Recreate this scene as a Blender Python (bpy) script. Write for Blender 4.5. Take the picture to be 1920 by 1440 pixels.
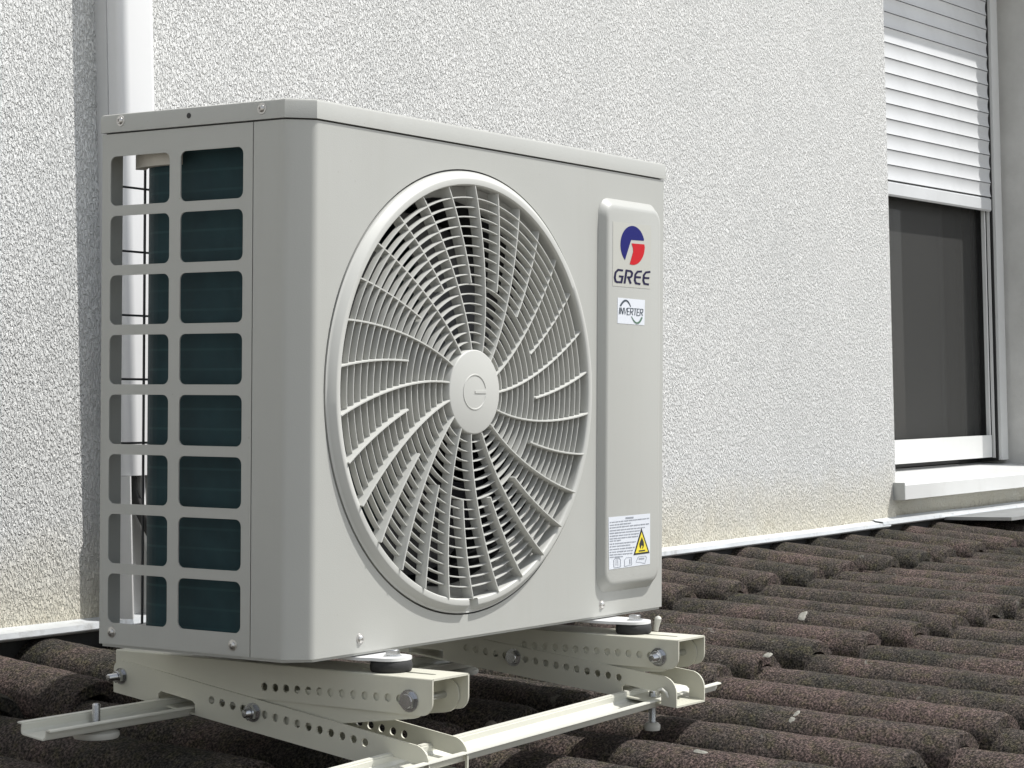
import bpy, bmesh, math, random
from math import sin, cos, pi, radians, sqrt, atan2, tan
from mathutils import Vector, Matrix, noise
from mathutils.geometry import tessellate_polygon

for o in list(bpy.data.objects):
    bpy.data.objects.remove(o)
scene = bpy.context.scene
COL = scene.collection
random.seed(7)

# ------------------------------------------------------------------ camera
cam_d = bpy.data.cameras.new('camera')
cam = bpy.data.objects.new('camera', cam_d)
COL.objects.link(cam)
cam_d.sensor_width = 36.0
cam_d.lens = 76.096
cam_d.clip_start = 0.05
cam_d.clip_end = 500
R = ((0.5768238, -0.0020720, 0.8168660),
     (-0.8165416, 0.0268278, 0.5766628),
     (-0.0231096, -0.9996379, 0.0137830))
cam.matrix_world = Matrix((
    (R[0][0], -R[0][1], -R[0][2], -1.67075),
    (R[1][0], -R[1][1], -R[1][2], -1.45263),
    (R[2][0], -R[2][1], -R[2][2], 0.24696),
    (0, 0, 0, 1)))
scene.camera = cam

# ------------------------------------------------------------------ sky, sun, exposure
SUN_DIR = Vector((1.05, -1.0, 2.2)).normalized()      # towards the sun
world = bpy.data.worlds.new('World')
scene.world = world
world.use_nodes = True
wn = world.node_tree.nodes
bg = wn['Background']
sky = wn.new('ShaderNodeTexSky')
sky.sky_type = 'NISHITA'
sky.sun_disc = False
sky.sun_elevation = math.asin(SUN_DIR.z)
sky.sun_rotation = atan2(SUN_DIR.x, SUN_DIR.y)
sky.air_density = 1.0
sky.dust_density = 1.0
sky.ozone_density = 0.3
haze_sat = wn.new('ShaderNodeHueSaturation')      # pale, hazy summer sky
haze_sat.inputs['Saturation'].default_value = 0.30
world.node_tree.links.new(sky.outputs[0], haze_sat.inputs['Color'])
world.node_tree.links.new(haze_sat.outputs[0], bg.inputs[0])
bg.inputs[1].default_value = 0.15
sun_d = bpy.data.lights.new('sun', 'SUN')
sun_d.energy = 4.1
sun_d.angle = radians(0.53)
sun_d.color = (1.0, 0.98, 0.95)
sun = bpy.data.objects.new('sun', sun_d)
COL.objects.link(sun)
sun.rotation_euler = SUN_DIR.to_track_quat('Z', 'Y').to_euler()
sun.location = SUN_DIR * 20
vs = scene.view_settings
vs.view_transform = 'Standard'
vs.look = 'None'
vs.exposure = 0.32
vs.gamma = 1.0
vs.use_curve_mapping = False
try:
    scene.cycles.max_bounces = 8
    scene.cycles.transparent_max_bounces = 12
except Exception:
    pass

# outlines of the printed labels, metres on the front panel (x, z)
import json
ART = json.loads("""{"blue":[[0.66788,0.47046],[0.66855,0.47205],[0.6674,0.47417],[0.66602,0.47619],[0.66441,0.47808],[0.66258,0.47984],[0.66056,0.48144],[0.65836,0.48288
],[0.656,0.48413],[0.65351,0.48519],[0.6509,0.48605],[0.64821,0.48671],[0.64545,0.48715],[0.64265,0.48737],[0.63984,0.48737],[0.63703,0.48716],[0.6342
6,0.48673],[0.63155,0.48609],[0.62892,0.48525],[0.6264,0.4842],[0.624,0.48298],[0.62176,0.48157],[0.61968,0.48],[0.61778,0.47828],[0.61609,0.47643],[0
.61461,0.47446],[0.61337,0.47239],[0.61236,0.47024],[0.61159,0.46802],[0.61108,0.46575],[0.61083,0.46347],[0.61084,0.46117],[0.61111,0.45889],[0.61164
,0.45665],[0.61242,0.45445],[0.61345,0.45233],[0.61471,0.45031],[0.61621,0.44839],[0.61791,0.44659],[0.61982,0.44494],[0.62191,0.44344],[0.63651,0.469
5]],"red":[[0.63783,0.46527],[0.66922,0.46593],[0.67054,0.46259],[0.67035,0.46039],[0.66991,0.4582],[0.66925,0.45606],[0.66835,0.45397],[0.66723,0.451
95],[0.6659,0.45002],[0.66437,0.44819],[0.66264,0.44648],[0.66074,0.4449],[0.65868,0.44347],[0.65648,0.4422],[0.65416,0.44108],[0.65172,0.44015],[0.64
921,0.43939],[0.64662,0.43883],[0.64399,0.43845],[0.64134,0.43827],[0.63868,0.43828],[0.63604,0.43848],[0.63344,0.43888],[0.64176,0.45505],[0.64121,0.
4596]],"gree":[[[[0.61776,0.43121],[0.6045,0.4315],[0.59721,0.42716],[0.59511,0.41999],[0.59748,0.41484],[0.60238,0.41362],[0.6155,0.41393],[0.6191,0.
42347],[0.60772,0.42356]],[[0.61709,0.42873],[0.60626,0.42898],[0.60166,0.42624],[0.59992,0.42031],[0.60161,0.41663],[0.60371,0.41611],[0.61161,0.4163
],[0.6134,0.42104],[0.60721,0.42109]]],[[[0.62349,0.41385],[0.62777,0.42908],[0.63484,0.42883],[0.63716,0.42743],[0.63605,0.42444],[0.63433,0.42362],[
0.62734,0.42326]],[[0.61875,0.41399],[0.62373,0.43173],[0.63748,0.43125],[0.64234,0.42832],[0.64047,0.42332],[0.63611,0.42122],[0.62737,0.42079]]],[[[
0.62839,0.42139],[0.63406,0.41385]],[[0.63291,0.42247],[0.63859,0.41492]]],[[[0.66375,0.43247],[0.65179,0.43155],[0.64534,0.42695],[0.64375,0.41903],[
0.64729,0.41433],[0.65973,0.41374]],[[0.66401,0.42998],[0.6543,0.42924],[0.65004,0.42621],[0.64871,0.41958],[0.65089,0.41669],[0.6606,0.41623]]],[[[0.
64781,0.42207],[0.6612,0.42221]],[[0.64816,0.42457],[0.66155,0.42472]]],[[[0.68468,0.43303],[0.67241,0.43166],[0.66647,0.42736],[0.66486,0.4194],[0.66
846,0.41465],[0.6811,0.4142]],[[0.68528,0.43056],[0.6751,0.42943],[0.67123,0.42664],[0.66988,0.41995],[0.67207,0.41706],[0.68187,0.41672]]],[[[0.6685,
0.42204],[0.68232,0.42232]],[[0.66875,0.42455],[0.68257,0.42485]]]],"inverter":[[[[0.60906,0.38356],[0.60764,0.37529]],[[0.61068,0.38355],[0.60926,0.3
7527]]],[[[0.61202,0.37525],[0.61344,0.38353]],[[0.6104,0.37527],[0.61182,0.38355]]],[[[0.61215,0.38341],[0.61638,0.37508]],[[0.61373,0.38367],[0.6179
7,0.37534]]],[[[0.6183,0.3752],[0.61973,0.3835]],[[0.61668,0.37522],[0.6181,0.38351]]],[[[0.61986,0.38342],[0.6224,0.37441],[0.62804,0.38337]],[[0.621
49,0.38357],[0.62266,0.37593],[0.62646,0.38355]]],[[[0.63493,0.38384],[0.62827,0.38388],[0.6267,0.37471],[0.63336,0.37466]],[[0.6348,0.38299],[0.62977
,0.38302],[0.62848,0.37555],[0.63349,0.37551]]],[[[0.62824,0.37886],[0.6332,0.37883]],[[0.62837,0.37971],[0.63333,0.37968]]],[[[0.63603,0.37506],[0.63
739,0.38298],[0.6416,0.38295],[0.64182,0.38129],[0.64103,0.37963],[0.63599,0.37966]],[[0.63438,0.37508],[0.63589,0.38384],[0.64316,0.3838],[0.6435,0.3
8127],[0.64229,0.37877],[0.63586,0.37881]]],[[[0.638,0.37906],[0.64079,0.37486]],[[0.63958,0.37938],[0.64236,0.37517]]],[[[0.64475,0.38293],[0.65116,0
.3829]],[[0.64488,0.38379],[0.65129,0.38375]]],[[[0.64718,0.38335],[0.64574,0.37499]],[[0.64884,0.38333],[0.64739,0.37496]]],[[[0.65901,0.38371],[0.65
226,0.38375],[0.65066,0.37451],[0.65742,0.37446]],[[0.65888,0.38285],[0.65378,0.38288],[0.65247,0.37535],[0.65755,0.37531]]],[[[0.65223,0.3787],[0.657
26,0.37866]],[[0.65236,0.37955],[0.65739,0.37952]]],[[[0.66013,0.37486],[0.66152,0.38284],[0.66579,0.38281],[0.66601,0.38114],[0.6652,0.37946],[0.6600
9,0.3795]],[[0.65846,0.37488],[0.65999,0.3837],[0.66737,0.38366],[0.66771,0.38112],[0.66649,0.3786],[0.65996,0.37864]]],[[[0.66214,0.37889],[0.66496,0
.37466]],[[0.66373,0.37921],[0.66656,0.37498]]]],"arc_top":[[[0.61311,0.38504],[0.61524,0.38707],[0.61727,0.38871],[0.61921,0.38996],[0.62099,0.39083]
,[0.62254,0.39133],[0.62381,0.39163],[0.6251,0.39172],[0.62661,0.39155],[0.62834,0.39102],[0.63021,0.3901],[0.63214,0.38878],[0.63409,0.38709],[0.6360
4,0.385]],[[0.6096,0.3859],[0.61171,0.38803],[0.61387,0.38986],[0.61606,0.39138],[0.61835,0.39257],[0.62081,0.39344],[0.62348,0.39381],[0.62608,0.3936
7],[0.62841,0.3931],[0.63044,0.39218],[0.63228,0.39094],[0.63399,0.38938],[0.63563,0.3875],[0.63721,0.38529]]],"arc_bot":[[[0.6377,0.3733],[0.63977,0.
37094],[0.64182,0.36894],[0.64388,0.36728],[0.64599,0.36597],[0.64822,0.36499],[0.65067,0.36437],[0.65338,0.36421],[0.65614,0.36461],[0.65854,0.36556]
,[0.66066,0.36686],[0.6626,0.36849],[0.66443,0.37046],[0.66616,0.37276]],[[0.63885,0.37362],[0.64127,0.3714],[0.64363,0.36957],[0.6459,0.36815],[0.648
05,0.36714],[0.65001,0.36654],[0.65167,0.36633],[0.65299,0.36642],[0.65419,0.36671],[0.65567,0.36719],[0.65735,0.36809],[0.65914,0.36942],[0.66097,0.3
7117],[0.66281,0.37336]]],"logo_label":[[0.59281,0.48989],[0.68672,0.49089],[0.68547,0.40995],[0.59315,0.40963]],"inv_label":[[0.60499,0.39557],[0.672
04,0.39522],[0.67107,0.36313],[0.60483,0.36363]],"warn_label":[[0.58589,0.12255],[0.68802,0.12317],[0.68824,0.05862],[0.58798,0.05752]],"tri_out":[[0.
66587,0.1058],[0.6866,0.07278],[0.64667,0.07232]],"tri_in":[[0.66593,0.10039],[0.68209,0.07499],[0.65074,0.07448]],"flame":[[0.66629,0.09398],[0.67079
,0.08811],[0.67188,0.08354],[0.6694,0.07991],[0.66748,0.07941],[0.66863,0.08258],[0.66639,0.0842],[0.66449,0.08205],[0.66393,0.07945],[0.66095,0.08186
],[0.66018,0.08566],[0.66294,0.08964]],"flamebar":[[0.65908,0.07761],[0.67461,0.07774],[0.67463,0.07616],[0.6591,0.07596]],"text":[[[0.58877,0.11654],
[0.592,0.11658],[0.59202,0.11552],[0.58878,0.11548]],[[0.59367,0.11657],[0.60093,0.11667],[0.60094,0.11567],[0.59368,0.11557]],[[0.6023,0.1167],[0.608
75,0.11679],[0.60876,0.11575],[0.60231,0.11567]],[[0.61038,0.11686],[0.61389,0.11691],[0.6139,0.11577],[0.6104,0.11572]],[[0.61533,0.11697],[0.62145,0
.11705],[0.62146,0.11582],[0.61535,0.11575]],[[0.62309,0.117],[0.63357,0.11714],[0.63358,0.11605],[0.6231,0.11591]],[[0.63515,0.11717],[0.64354,0.1172
8],[0.64356,0.11618],[0.63516,0.11607]],[[0.64457,0.11729],[0.65533,0.11744],[0.65534,0.11633],[0.64458,0.11619]],[[0.65663,0.11752],[0.66679,0.11765]
,[0.6668,0.11641],[0.65665,0.11628]],[[0.66824,0.11755],[0.67746,0.11767],[0.67747,0.11668],[0.66825,0.11656]],[[0.67913,0.11771],[0.68501,0.11778],[0
.68502,0.11676],[0.67914,0.11668]],[[0.58881,0.11308],[0.59887,0.1132],[0.59888,0.11215],[0.58882,0.11203]],[[0.6004,0.11334],[0.60538,0.1134],[0.6053
9,0.11211],[0.60041,0.11205]],[[0.60699,0.11344],[0.61135,0.11349],[0.61136,0.11216],[0.60701,0.11211]],[[0.61291,0.11351],[0.62108,0.11361],[0.6211,0
.11228],[0.61293,0.11218]],[[0.62246,0.11364],[0.6313,0.11375],[0.63132,0.11239],[0.62247,0.11228]],[[0.63241,0.11365],[0.63967,0.11374],[0.63968,0.11
26],[0.63242,0.11251]],[[0.58884,0.10988],[0.59256,0.10992],[0.59258,0.10866],[0.58886,0.10862]],[[0.5938,0.10984],[0.6034,0.10995],[0.60341,0.10887],
[0.59381,0.10877]],[[0.60488,0.11004],[0.6107,0.11011],[0.61071,0.10888],[0.60489,0.10881]],[[0.61187,0.11015],[0.61592,0.1102],[0.61593,0.1089],[0.61
188,0.10886]],[[0.61757,0.11025],[0.62481,0.11034],[0.62483,0.10896],[0.61759,0.10888]],[[0.626,0.11018],[0.63563,0.11029],[0.63564,0.10925],[0.62601,
0.10914]],[[0.63748,0.11041],[0.64528,0.1105],[0.6453,0.10925],[0.6375,0.10917]],[[0.64716,0.11056],[0.65637,0.11066],[0.65639,0.10933],[0.64717,0.109
23]],[[0.65745,0.11052],[0.66321,0.11058],[0.66322,0.10956],[0.65746,0.1095]],[[0.66441,0.11077],[0.66888,0.11082],[0.66889,0.10945],[0.66442,0.1094]]
,[[0.67003,0.11075],[0.67521,0.11081],[0.67522,0.1096],[0.67004,0.10955]],[[0.67701,0.11088],[0.6847,0.11096],[0.68472,0.10966],[0.67702,0.10957]],[[0
.58888,0.10635],[0.59582,0.10639],[0.59583,0.10512],[0.58889,0.10509]],[[0.59685,0.10632],[0.60492,0.10636],[0.60493,0.10524],[0.59686,0.1052]],[[0.60
642,0.10643],[0.61445,0.10647],[0.61446,0.10521],[0.60643,0.10518]],[[0.6159,0.10638],[0.62304,0.10641],[0.62305,0.10536],[0.61591,0.10532]],[[0.62447
,0.10648],[0.6281,0.1065],[0.62812,0.10532],[0.62448,0.1053]],[[0.62958,0.10649],[0.63859,0.10653],[0.6386,0.10538],[0.62959,0.10534]],[[0.63963,0.106
49],[0.64664,0.10653],[0.64665,0.10546],[0.63964,0.10543]],[[0.64831,0.10658],[0.6542,0.1066],[0.65421,0.10546],[0.64832,0.10543]],[[0.65603,0.10661],
[0.66198,0.10664],[0.66199,0.1055],[0.65604,0.10547]],[[0.66332,0.10658],[0.67004,0.10662],[0.67005,0.1056],[0.66333,0.10557]],[[0.67156,0.10673],[0.6
7431,0.10674],[0.67432,0.10551],[0.67157,0.1055]],[[0.58891,0.10308],[0.5991,0.10312],[0.59911,0.10179],[0.58893,0.10175]],[[0.60073,0.10312],[0.6099,
0.10316],[0.60991,0.10183],[0.60074,0.1018]],[[0.61112,0.10306],[0.61763,0.10308],[0.61765,0.10197],[0.61113,0.10194]],[[0.61887,0.10308],[0.62615,0.1
0311],[0.62616,0.102],[0.61888,0.10198]],[[0.6277,0.10307],[0.63511,0.1031],[0.63512,0.10208],[0.62771,0.10205]],[[0.63651,0.10324],[0.64236,0.10326],
[0.64238,0.10197],[0.63653,0.10195]],[[0.64346,0.10322],[0.6475,0.10324],[0.64751,0.10203],[0.64348,0.10202]],[[0.64888,0.1032],[0.65708,0.10323],[0.6
5709,0.10211],[0.64889,0.10208]],[[0.65829,0.10322],[0.66176,0.10323],[0.66177,0.10214],[0.6583,0.10213]],[[0.58895,0.09952],[0.59375,0.09953],[0.5937
6,0.09842],[0.58896,0.09841]],[[0.59493,0.09967],[0.60182,0.09969],[0.60183,0.09831],[0.59494,0.0983]],[[0.60292,0.09963],[0.60886,0.09965],[0.60888,0
.09839],[0.60294,0.09837]],[[0.61062,0.09953],[0.62138,0.09956],[0.62139,0.09854],[0.61063,0.09851]],[[0.62285,0.09955],[0.63271,0.09958],[0.63272,0.0
9858],[0.62286,0.09856]],[[0.63424,0.09974],[0.63829,0.09975],[0.6383,0.09844],[0.63425,0.09843]],[[0.64013,0.09959],[0.64723,0.09961],[0.64724,0.0986
3],[0.64014,0.09861]],[[0.64831,0.0998],[0.65442,0.09982],[0.65443,0.09846],[0.64832,0.09845]],[[0.65566,0.09972],[0.65959,0.09973],[0.6596,0.09857],[
0.65567,0.09856]],[[0.58898,0.0962],[0.59721,0.09622],[0.59722,0.09513],[0.589,0.09511]],[[0.59851,0.09626],[0.60728,0.09628],[0.60729,0.0951],[0.5985
3,0.09509]],[[0.60895,0.09621],[0.61574,0.09622],[0.61575,0.09519],[0.60896,0.09518]],[[0.61713,0.09631],[0.62688,0.09633],[0.62689,0.09511],[0.61714,
0.0951]],[[0.62873,0.09628],[0.63134,0.09629],[0.63135,0.09517],[0.62874,0.09516]],[[0.63303,0.09634],[0.64132,0.09636],[0.64134,0.09513],[0.63304,0.0
9512]],[[0.64292,0.09639],[0.65286,0.0964],[0.65288,0.09512],[0.64294,0.09511]],[[0.65437,0.0964],[0.65741,0.09641],[0.65743,0.09513],[0.65439,0.09513
]],[[0.58901,0.09348],[0.59696,0.09349],[0.59697,0.09226],[0.58903,0.09226]],[[0.59862,0.09336],[0.60507,0.09337],[0.60508,0.09239],[0.59863,0.09239]]
,[[0.60653,0.0935],[0.61532,0.09351],[0.61534,0.09226],[0.60654,0.09226]],[[0.58905,0.08975],[0.59475,0.08975],[0.59476,0.08864],[0.58906,0.08864]],[[
0.59635,0.08986],[0.59953,0.08986],[0.59954,0.08852],[0.59636,0.08852]],[[0.60127,0.0897],[0.61166,0.0897],[0.61167,0.08868],[0.60128,0.08868]],[[0.61
276,0.08976],[0.62266,0.08976],[0.62268,0.08861],[0.61277,0.08862]],[[0.62391,0.08981],[0.62965,0.08981],[0.62966,0.08855],[0.62392,0.08855]],[[0.6308
,0.08981],[0.63744,0.08981],[0.63745,0.08855],[0.63082,0.08855]],[[0.63909,0.08984],[0.64181,0.08984],[0.64182,0.08851],[0.6391,0.08851]],[[0.64321,0.
08979],[0.64947,0.08979],[0.64948,0.08856],[0.64322,0.08856]],[[0.65074,0.08971],[0.65234,0.08971],[0.65235,0.08864],[0.65075,0.08864]],[[0.58909,0.08
65],[0.59298,0.0865],[0.59299,0.08527],[0.5891,0.08528]],[[0.59474,0.08639],[0.60444,0.08638],[0.60445,0.08536],[0.59475,0.08537]],[[0.60597,0.08639],
[0.61582,0.08638],[0.61583,0.08533],[0.60598,0.08534]],[[0.61718,0.0865],[0.62562,0.08649],[0.62563,0.08519],[0.61719,0.08521]],[[0.62702,0.08647],[0.
6349,0.08646],[0.63491,0.08519],[0.62703,0.08521]],[[0.63622,0.08644],[0.6385,0.08644],[0.63852,0.08521],[0.63623,0.08521]],[[0.58912,0.08292],[0.5957
9,0.0829],[0.5958,0.0818],[0.58913,0.08181]],[[0.59715,0.08286],[0.60719,0.08284],[0.6072,0.0818],[0.59716,0.08182]],[[0.60831,0.08299],[0.61099,0.082
98],[0.611,0.08164],[0.60833,0.08165]],[[0.61284,0.08285],[0.61735,0.08284],[0.61736,0.08175],[0.61285,0.08177]],[[0.61853,0.08288],[0.62604,0.08286],
[0.62606,0.08168],[0.61854,0.0817]],[[0.62776,0.08295],[0.6321,0.08294],[0.63211,0.08158],[0.62778,0.08159]],[[0.63352,0.08292],[0.64283,0.0829],[0.64
284,0.08157],[0.63353,0.08159]],[[0.64465,0.08285],[0.64948,0.08284],[0.6495,0.08159],[0.64466,0.08161]],[[0.58916,0.07964],[0.59323,0.07961],[0.59324
,0.07843],[0.58917,0.07847]],[[0.59501,0.07949],[0.60493,0.0794],[0.60494,0.07843],[0.59502,0.07852]],[[0.60649,0.07942],[0.61172,0.07937],[0.61173,0.
07835],[0.6065,0.07839]],[[0.61284,0.07954],[0.62193,0.07947],[0.62195,0.07807],[0.61286,0.07816]],[[0.62339,0.07935],[0.62914,0.0793],[0.62916,0.0781
1],[0.6234,0.07816]],[[0.63088,0.07919],[0.63967,0.07912],[0.63968,0.07812],[0.63089,0.07819]],[[0.64087,0.0792],[0.64514,0.07916],[0.64515,0.07797],[
0.64088,0.07801]],[[0.58919,0.07644],[0.59801,0.07631],[0.59802,0.07507],[0.5892,0.0752]],[[0.59963,0.07619],[0.60662,0.07609],[0.60663,0.07503],[0.59
964,0.07514]],[[0.60777,0.07603],[0.61846,0.07587],[0.61847,0.0749],[0.60778,0.07506]],[[0.62006,0.07589],[0.6299,0.07575],[0.62991,0.07468],[0.62007,
0.07483]],[[0.63095,0.07575],[0.63687,0.07567],[0.63688,0.07455],[0.63097,0.07464]],[[0.63828,0.07578],[0.64371,0.0757],[0.64373,0.07431],[0.6383,0.07
439]],[[0.58922,0.07337],[0.59939,0.07315],[0.5994,0.07218],[0.58923,0.07239]],[[0.60118,0.07327],[0.60645,0.07316],[0.60646,0.07188],[0.60119,0.07199
]],[[0.60745,0.07313],[0.61367,0.073],[0.61368,0.07173],[0.60746,0.07187]],[[0.61521,0.07285],[0.62057,0.07274],[0.62058,0.0717],[0.61522,0.07182]],[[
0.62698,0.12097],[0.64616,0.12091],[0.64618,0.11889],[0.627,0.11896]]],"icons":[[[[0.5999,0.06009],[0.59953,0.06884],[0.60234,0.07067],[0.61166,0.0704
8],[0.61422,0.06836],[0.61404,0.05988],[0.59917,0.05958]],[[0.59863,0.06016],[0.59825,0.06913],[0.60165,0.07135],[0.6123,0.07113],[0.61552,0.06848],[0
.61531,0.05923],[0.59938,0.05891]]],[[[0.60407,0.0698],[0.60373,0.0617]],[[0.60507,0.06972],[0.60472,0.06163]]],[[[0.60792,0.06993],[0.60843,0.06141]]
,[[0.60892,0.06988],[0.60943,0.06136]]],[[[0.62553,0.05927],[0.62516,0.06736],[0.6295,0.06991],[0.6411,0.0696],[0.64188,0.06072],[0.63357,0.06051],[0.
62487,0.05955]],[[0.62452,0.05932],[0.62414,0.0676],[0.62899,0.07045],[0.64207,0.07009],[0.64294,0.06022],[0.63382,0.05999],[0.62519,0.05904]]],[[[0.6
3652,0.06789],[0.63687,0.06191]],[[0.63884,0.06778],[0.63919,0.0618]]],[[[0.65382,0.06343],[0.65879,0.06937],[0.67593,0.06947],[0.67862,0.0673],[0.674
45,0.06038],[0.66298,0.06288],[0.65331,0.06307]],[[0.65287,0.06368],[0.65806,0.06989],[0.67644,0.07001],[0.67976,0.06732],[0.67515,0.05967],[0.66287,0
.06235],[0.6534,0.06254]]],[[[0.66009,0.06601],[0.67341,0.06584]],[[0.65976,0.06782],[0.67307,0.06766]]]]}""".replace("\n", ""))

# ------------------------------------------------------------------ materials
def new_mat(name):
    m = bpy.data.materials.new(name)
    m.use_nodes = True
    nt = m.node_tree
    return m, nt, nt.nodes['Principled BSDF']

def ramp(nt, fac, stops):
    r = nt.nodes.new('ShaderNodeValToRGB')
    e = r.color_ramp.elements
    while len(e) < len(stops):
        e.new(0.5)
    for i, (p, c) in enumerate(stops):
        e[i].position = p
        e[i].color = (c[0], c[1], c[2], 1)
    nt.links.new(fac, r.inputs[0])
    return r.outputs[0]

def mixc(nt, fac, a, b, mode='MIX'):
    n = nt.nodes.new('ShaderNodeMix')
    n.data_type = 'RGBA'
    n.blend_type = mode
    for s, v in ((n.inputs[0], fac), (n.inputs[6], a), (n.inputs[7], b)):
        if hasattr(v, 'links'):
            nt.links.new(v, s)
        elif isinstance(v, (int, float)):
            s.default_value = v
        else:
            s.default_value = (v[0], v[1], v[2], 1)
    return n.outputs[2]

def math_n(nt, op, a, b=None, c=None):
    n = nt.nodes.new('ShaderNodeMath')
    n.operation = op
    for i, v in enumerate((a, b, c)):
        if v is None:
            continue
        if hasattr(v, 'links'):
            nt.links.new(v, n.inputs[i])
        else:
            n.inputs[i].default_value = v
    return n.outputs[0]

def coords(nt, scale=(1, 1, 1), rot=(0, 0, 0), kind='Object'):
    t = nt.nodes.new('ShaderNodeTexCoord')
    mp = nt.nodes.new('ShaderNodeMapping')
    nt.links.new(t.outputs[kind], mp.inputs[0])
    mp.inputs['Rotation'].default_value = rot
    mp.inputs['Scale'].default_value = scale
    return mp.outputs[0]

def noise_n(nt, vec, scale, detail=2, rough=0.5, dist=0.0):
    n = nt.nodes.new('ShaderNodeTexNoise')
    nt.links.new(vec, n.inputs['Vector'])
    n.inputs['Scale'].default_value = scale
    n.inputs['Detail'].default_value = detail
    n.inputs['Roughness'].default_value = rough
    n.inputs['Distortion'].default_value = dist
    return n.outputs[0]

def bump_n(nt, h, dist, strength=1.0, normal=None):
    b = nt.nodes.new('ShaderNodeBump')
    b.inputs['Strength'].default_value = strength
    b.inputs['Distance'].default_value = dist
    nt.links.new(h, b.inputs['Height'])
    if normal:
        nt.links.new(normal, b.inputs['Normal'])
    return b.outputs[0]

def worldpos(nt):
    g = nt.nodes.new('ShaderNodeNewGeometry')
    s = nt.nodes.new('ShaderNodeSeparateXYZ')
    nt.links.new(g.outputs['Position'], s.inputs[0])
    return g.outputs['Position'], s.outputs

def plain(name, col, rough=0.5, metal=0.0, var=0.04, bump=0.0, bscale=300, dirt=None, spec=0.5):
    """painted or metal surface with a slight uneven tone and fine relief"""
    m, nt, p = new_mat(name)
    v = coords(nt)
    n = noise_n(nt, v, 7, 4, 0.6)
    a = [c * (1 - var) for c in col]
    b = [min(1, c * (1 + var)) for c in col]
    c = ramp(nt, n, [(0.3, a), (0.7, b)])
    if dirt:
        n2 = noise_n(nt, v, 18, 6, 0.7)
        f = ramp(nt, n2, [(0.56, (0, 0, 0)), (0.75, (dirt[3],) * 3)])
        c = mixc(nt, f, c, dirt[:3])
    nt.links.new(c, p.inputs['Base Color'])
    p.inputs['Roughness'].default_value = rough
    p.inputs['Metallic'].default_value = metal
    p.inputs['Specular IOR Level'].default_value = spec
    if bump:
        nt.links.new(bump_n(nt, noise_n(nt, v, bscale, 2), bump), p.inputs['Normal'])
    return m

M = {}
M['casing'] = plain('casing_paint', (0.505, 0.512, 0.488), 0.38, var=0.02, bump=0.00012, bscale=900, dirt=(0.42, 0.40, 0.35, 0.10))
M['grille'] = plain('grille_plastic', (0.485, 0.487, 0.458), 0.5, var=0.02)
M['bracket'] = plain('bracket_paint', (0.575, 0.565, 0.475), 0.36, var=0.03, bump=0.0001, bscale=700, dirt=(0.40, 0.37, 0.30, 0.12))
M['rail'] = plain('rail_paint', (0.62, 0.615, 0.545), 0.36, var=0.03, dirt=(0.40, 0.38, 0.32, 0.14))
M['zinc'] = plain('zinc_plate', (0.60, 0.61, 0.62), 0.27, metal=1.0, var=0.2)
M['screw'] = plain('screw_steel', (0.55, 0.54, 0.52), 0.32, metal=0.9, var=0.1)
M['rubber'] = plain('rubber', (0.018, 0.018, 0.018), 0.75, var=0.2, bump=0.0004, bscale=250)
M['rubber_pale'] = plain('pale_rubber', (0.55, 0.54, 0.49), 0.6, var=0.05)
M['dark'] = plain('dark_seam_and_shade', (0.02, 0.02, 0.021), 0.5, var=0.2)  # seam fill, and shade inside the unit put into the colour
M['blade'] = plain('fan_blade_plastic', (0.016, 0.016, 0.018), 0.3, var=0.1)
M['shroud'] = plain('shroud_plastic', (0.46, 0.455, 0.43), 0.5, var=0.05)
M['galv'] = plain('galvanised_sheet', (0.42, 0.43, 0.43), 0.4, metal=0.8, var=0.12)
M['foam'] = plain('foam_strip', (0.52, 0.49, 0.43), 0.9, var=0.1, bump=0.0005, bscale=300)
M['wire'] = plain('guard_wire', (0.025, 0.027, 0.03), 0.45, var=0.1)
M['pvc'] = plain('white_plastic', (0.70, 0.70, 0.695), 0.35, var=0.02)
M['channel'] = plain('grey_channel', (0.60, 0.60, 0.59), 0.4, var=0.03)
M['pvc_frame'] = plain('window_plastic', (0.66, 0.665, 0.65), 0.35, var=0.03, dirt=(0.5, 0.49, 0.45, 0.25))
M['shutter'] = plain('shutter_lacquer', (0.57, 0.58, 0.585), 0.4, var=0.05, dirt=(0.38, 0.37, 0.36, 0.22))
M['gasket'] = plain('black_gasket', (0.012, 0.012, 0.012), 0.6, var=0.1)
M['insul'] = plain('pipe_insulation', (0.03, 0.03, 0.03), 0.8, var=0.2, bump=0.001, bscale=60)
M['sticker_clear'] = plain('label_film', (0.435, 0.435, 0.395), 0.28, var=0.01)
M['sticker_white'] = plain('label_white', (0.66, 0.69, 0.74), 0.3, var=0.01)
M['ink_blue'] = plain('ink_blue', (0.004, 0.006, 0.13), 0.5, var=0.02, spec=0.15)
M['ink_red'] = plain('ink_red', (0.50, 0.006, 0.012), 0.5, var=0.02, spec=0.15)
M['ink_navy'] = plain('ink_navy', (0.010, 0.008, 0.045), 0.5, var=0.02, spec=0.15)
M['ink_dark'] = plain('ink_dark', (0.012, 0.03, 0.05), 0.35, var=0.02)
M['ink_green'] = plain('ink_green', (0.05, 0.14, 0.08), 0.35, var=0.02)
M['ink_black'] = plain('ink_black', (0.012, 0.012, 0.012), 0.4, var=0.02)
M['ink_grey'] = plain('ink_grey', (0.28, 0.30, 0.34), 0.4, var=0.05)
M['ink_yellow'] = plain('ink_yellow', (0.80, 0.66, 0.04), 0.35, var=0.02)
M['lichen'] = plain('lichen', (0.24, 0.235, 0.205), 0.95, var=0.45, bump=0.002, bscale=160, dirt=(0.12, 0.11, 0.09, 0.8))
M['mortar'] = plain('old_mortar', (0.20, 0.18, 0.15), 0.95, var=0.3, bump=0.002, bscale=120)
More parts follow.
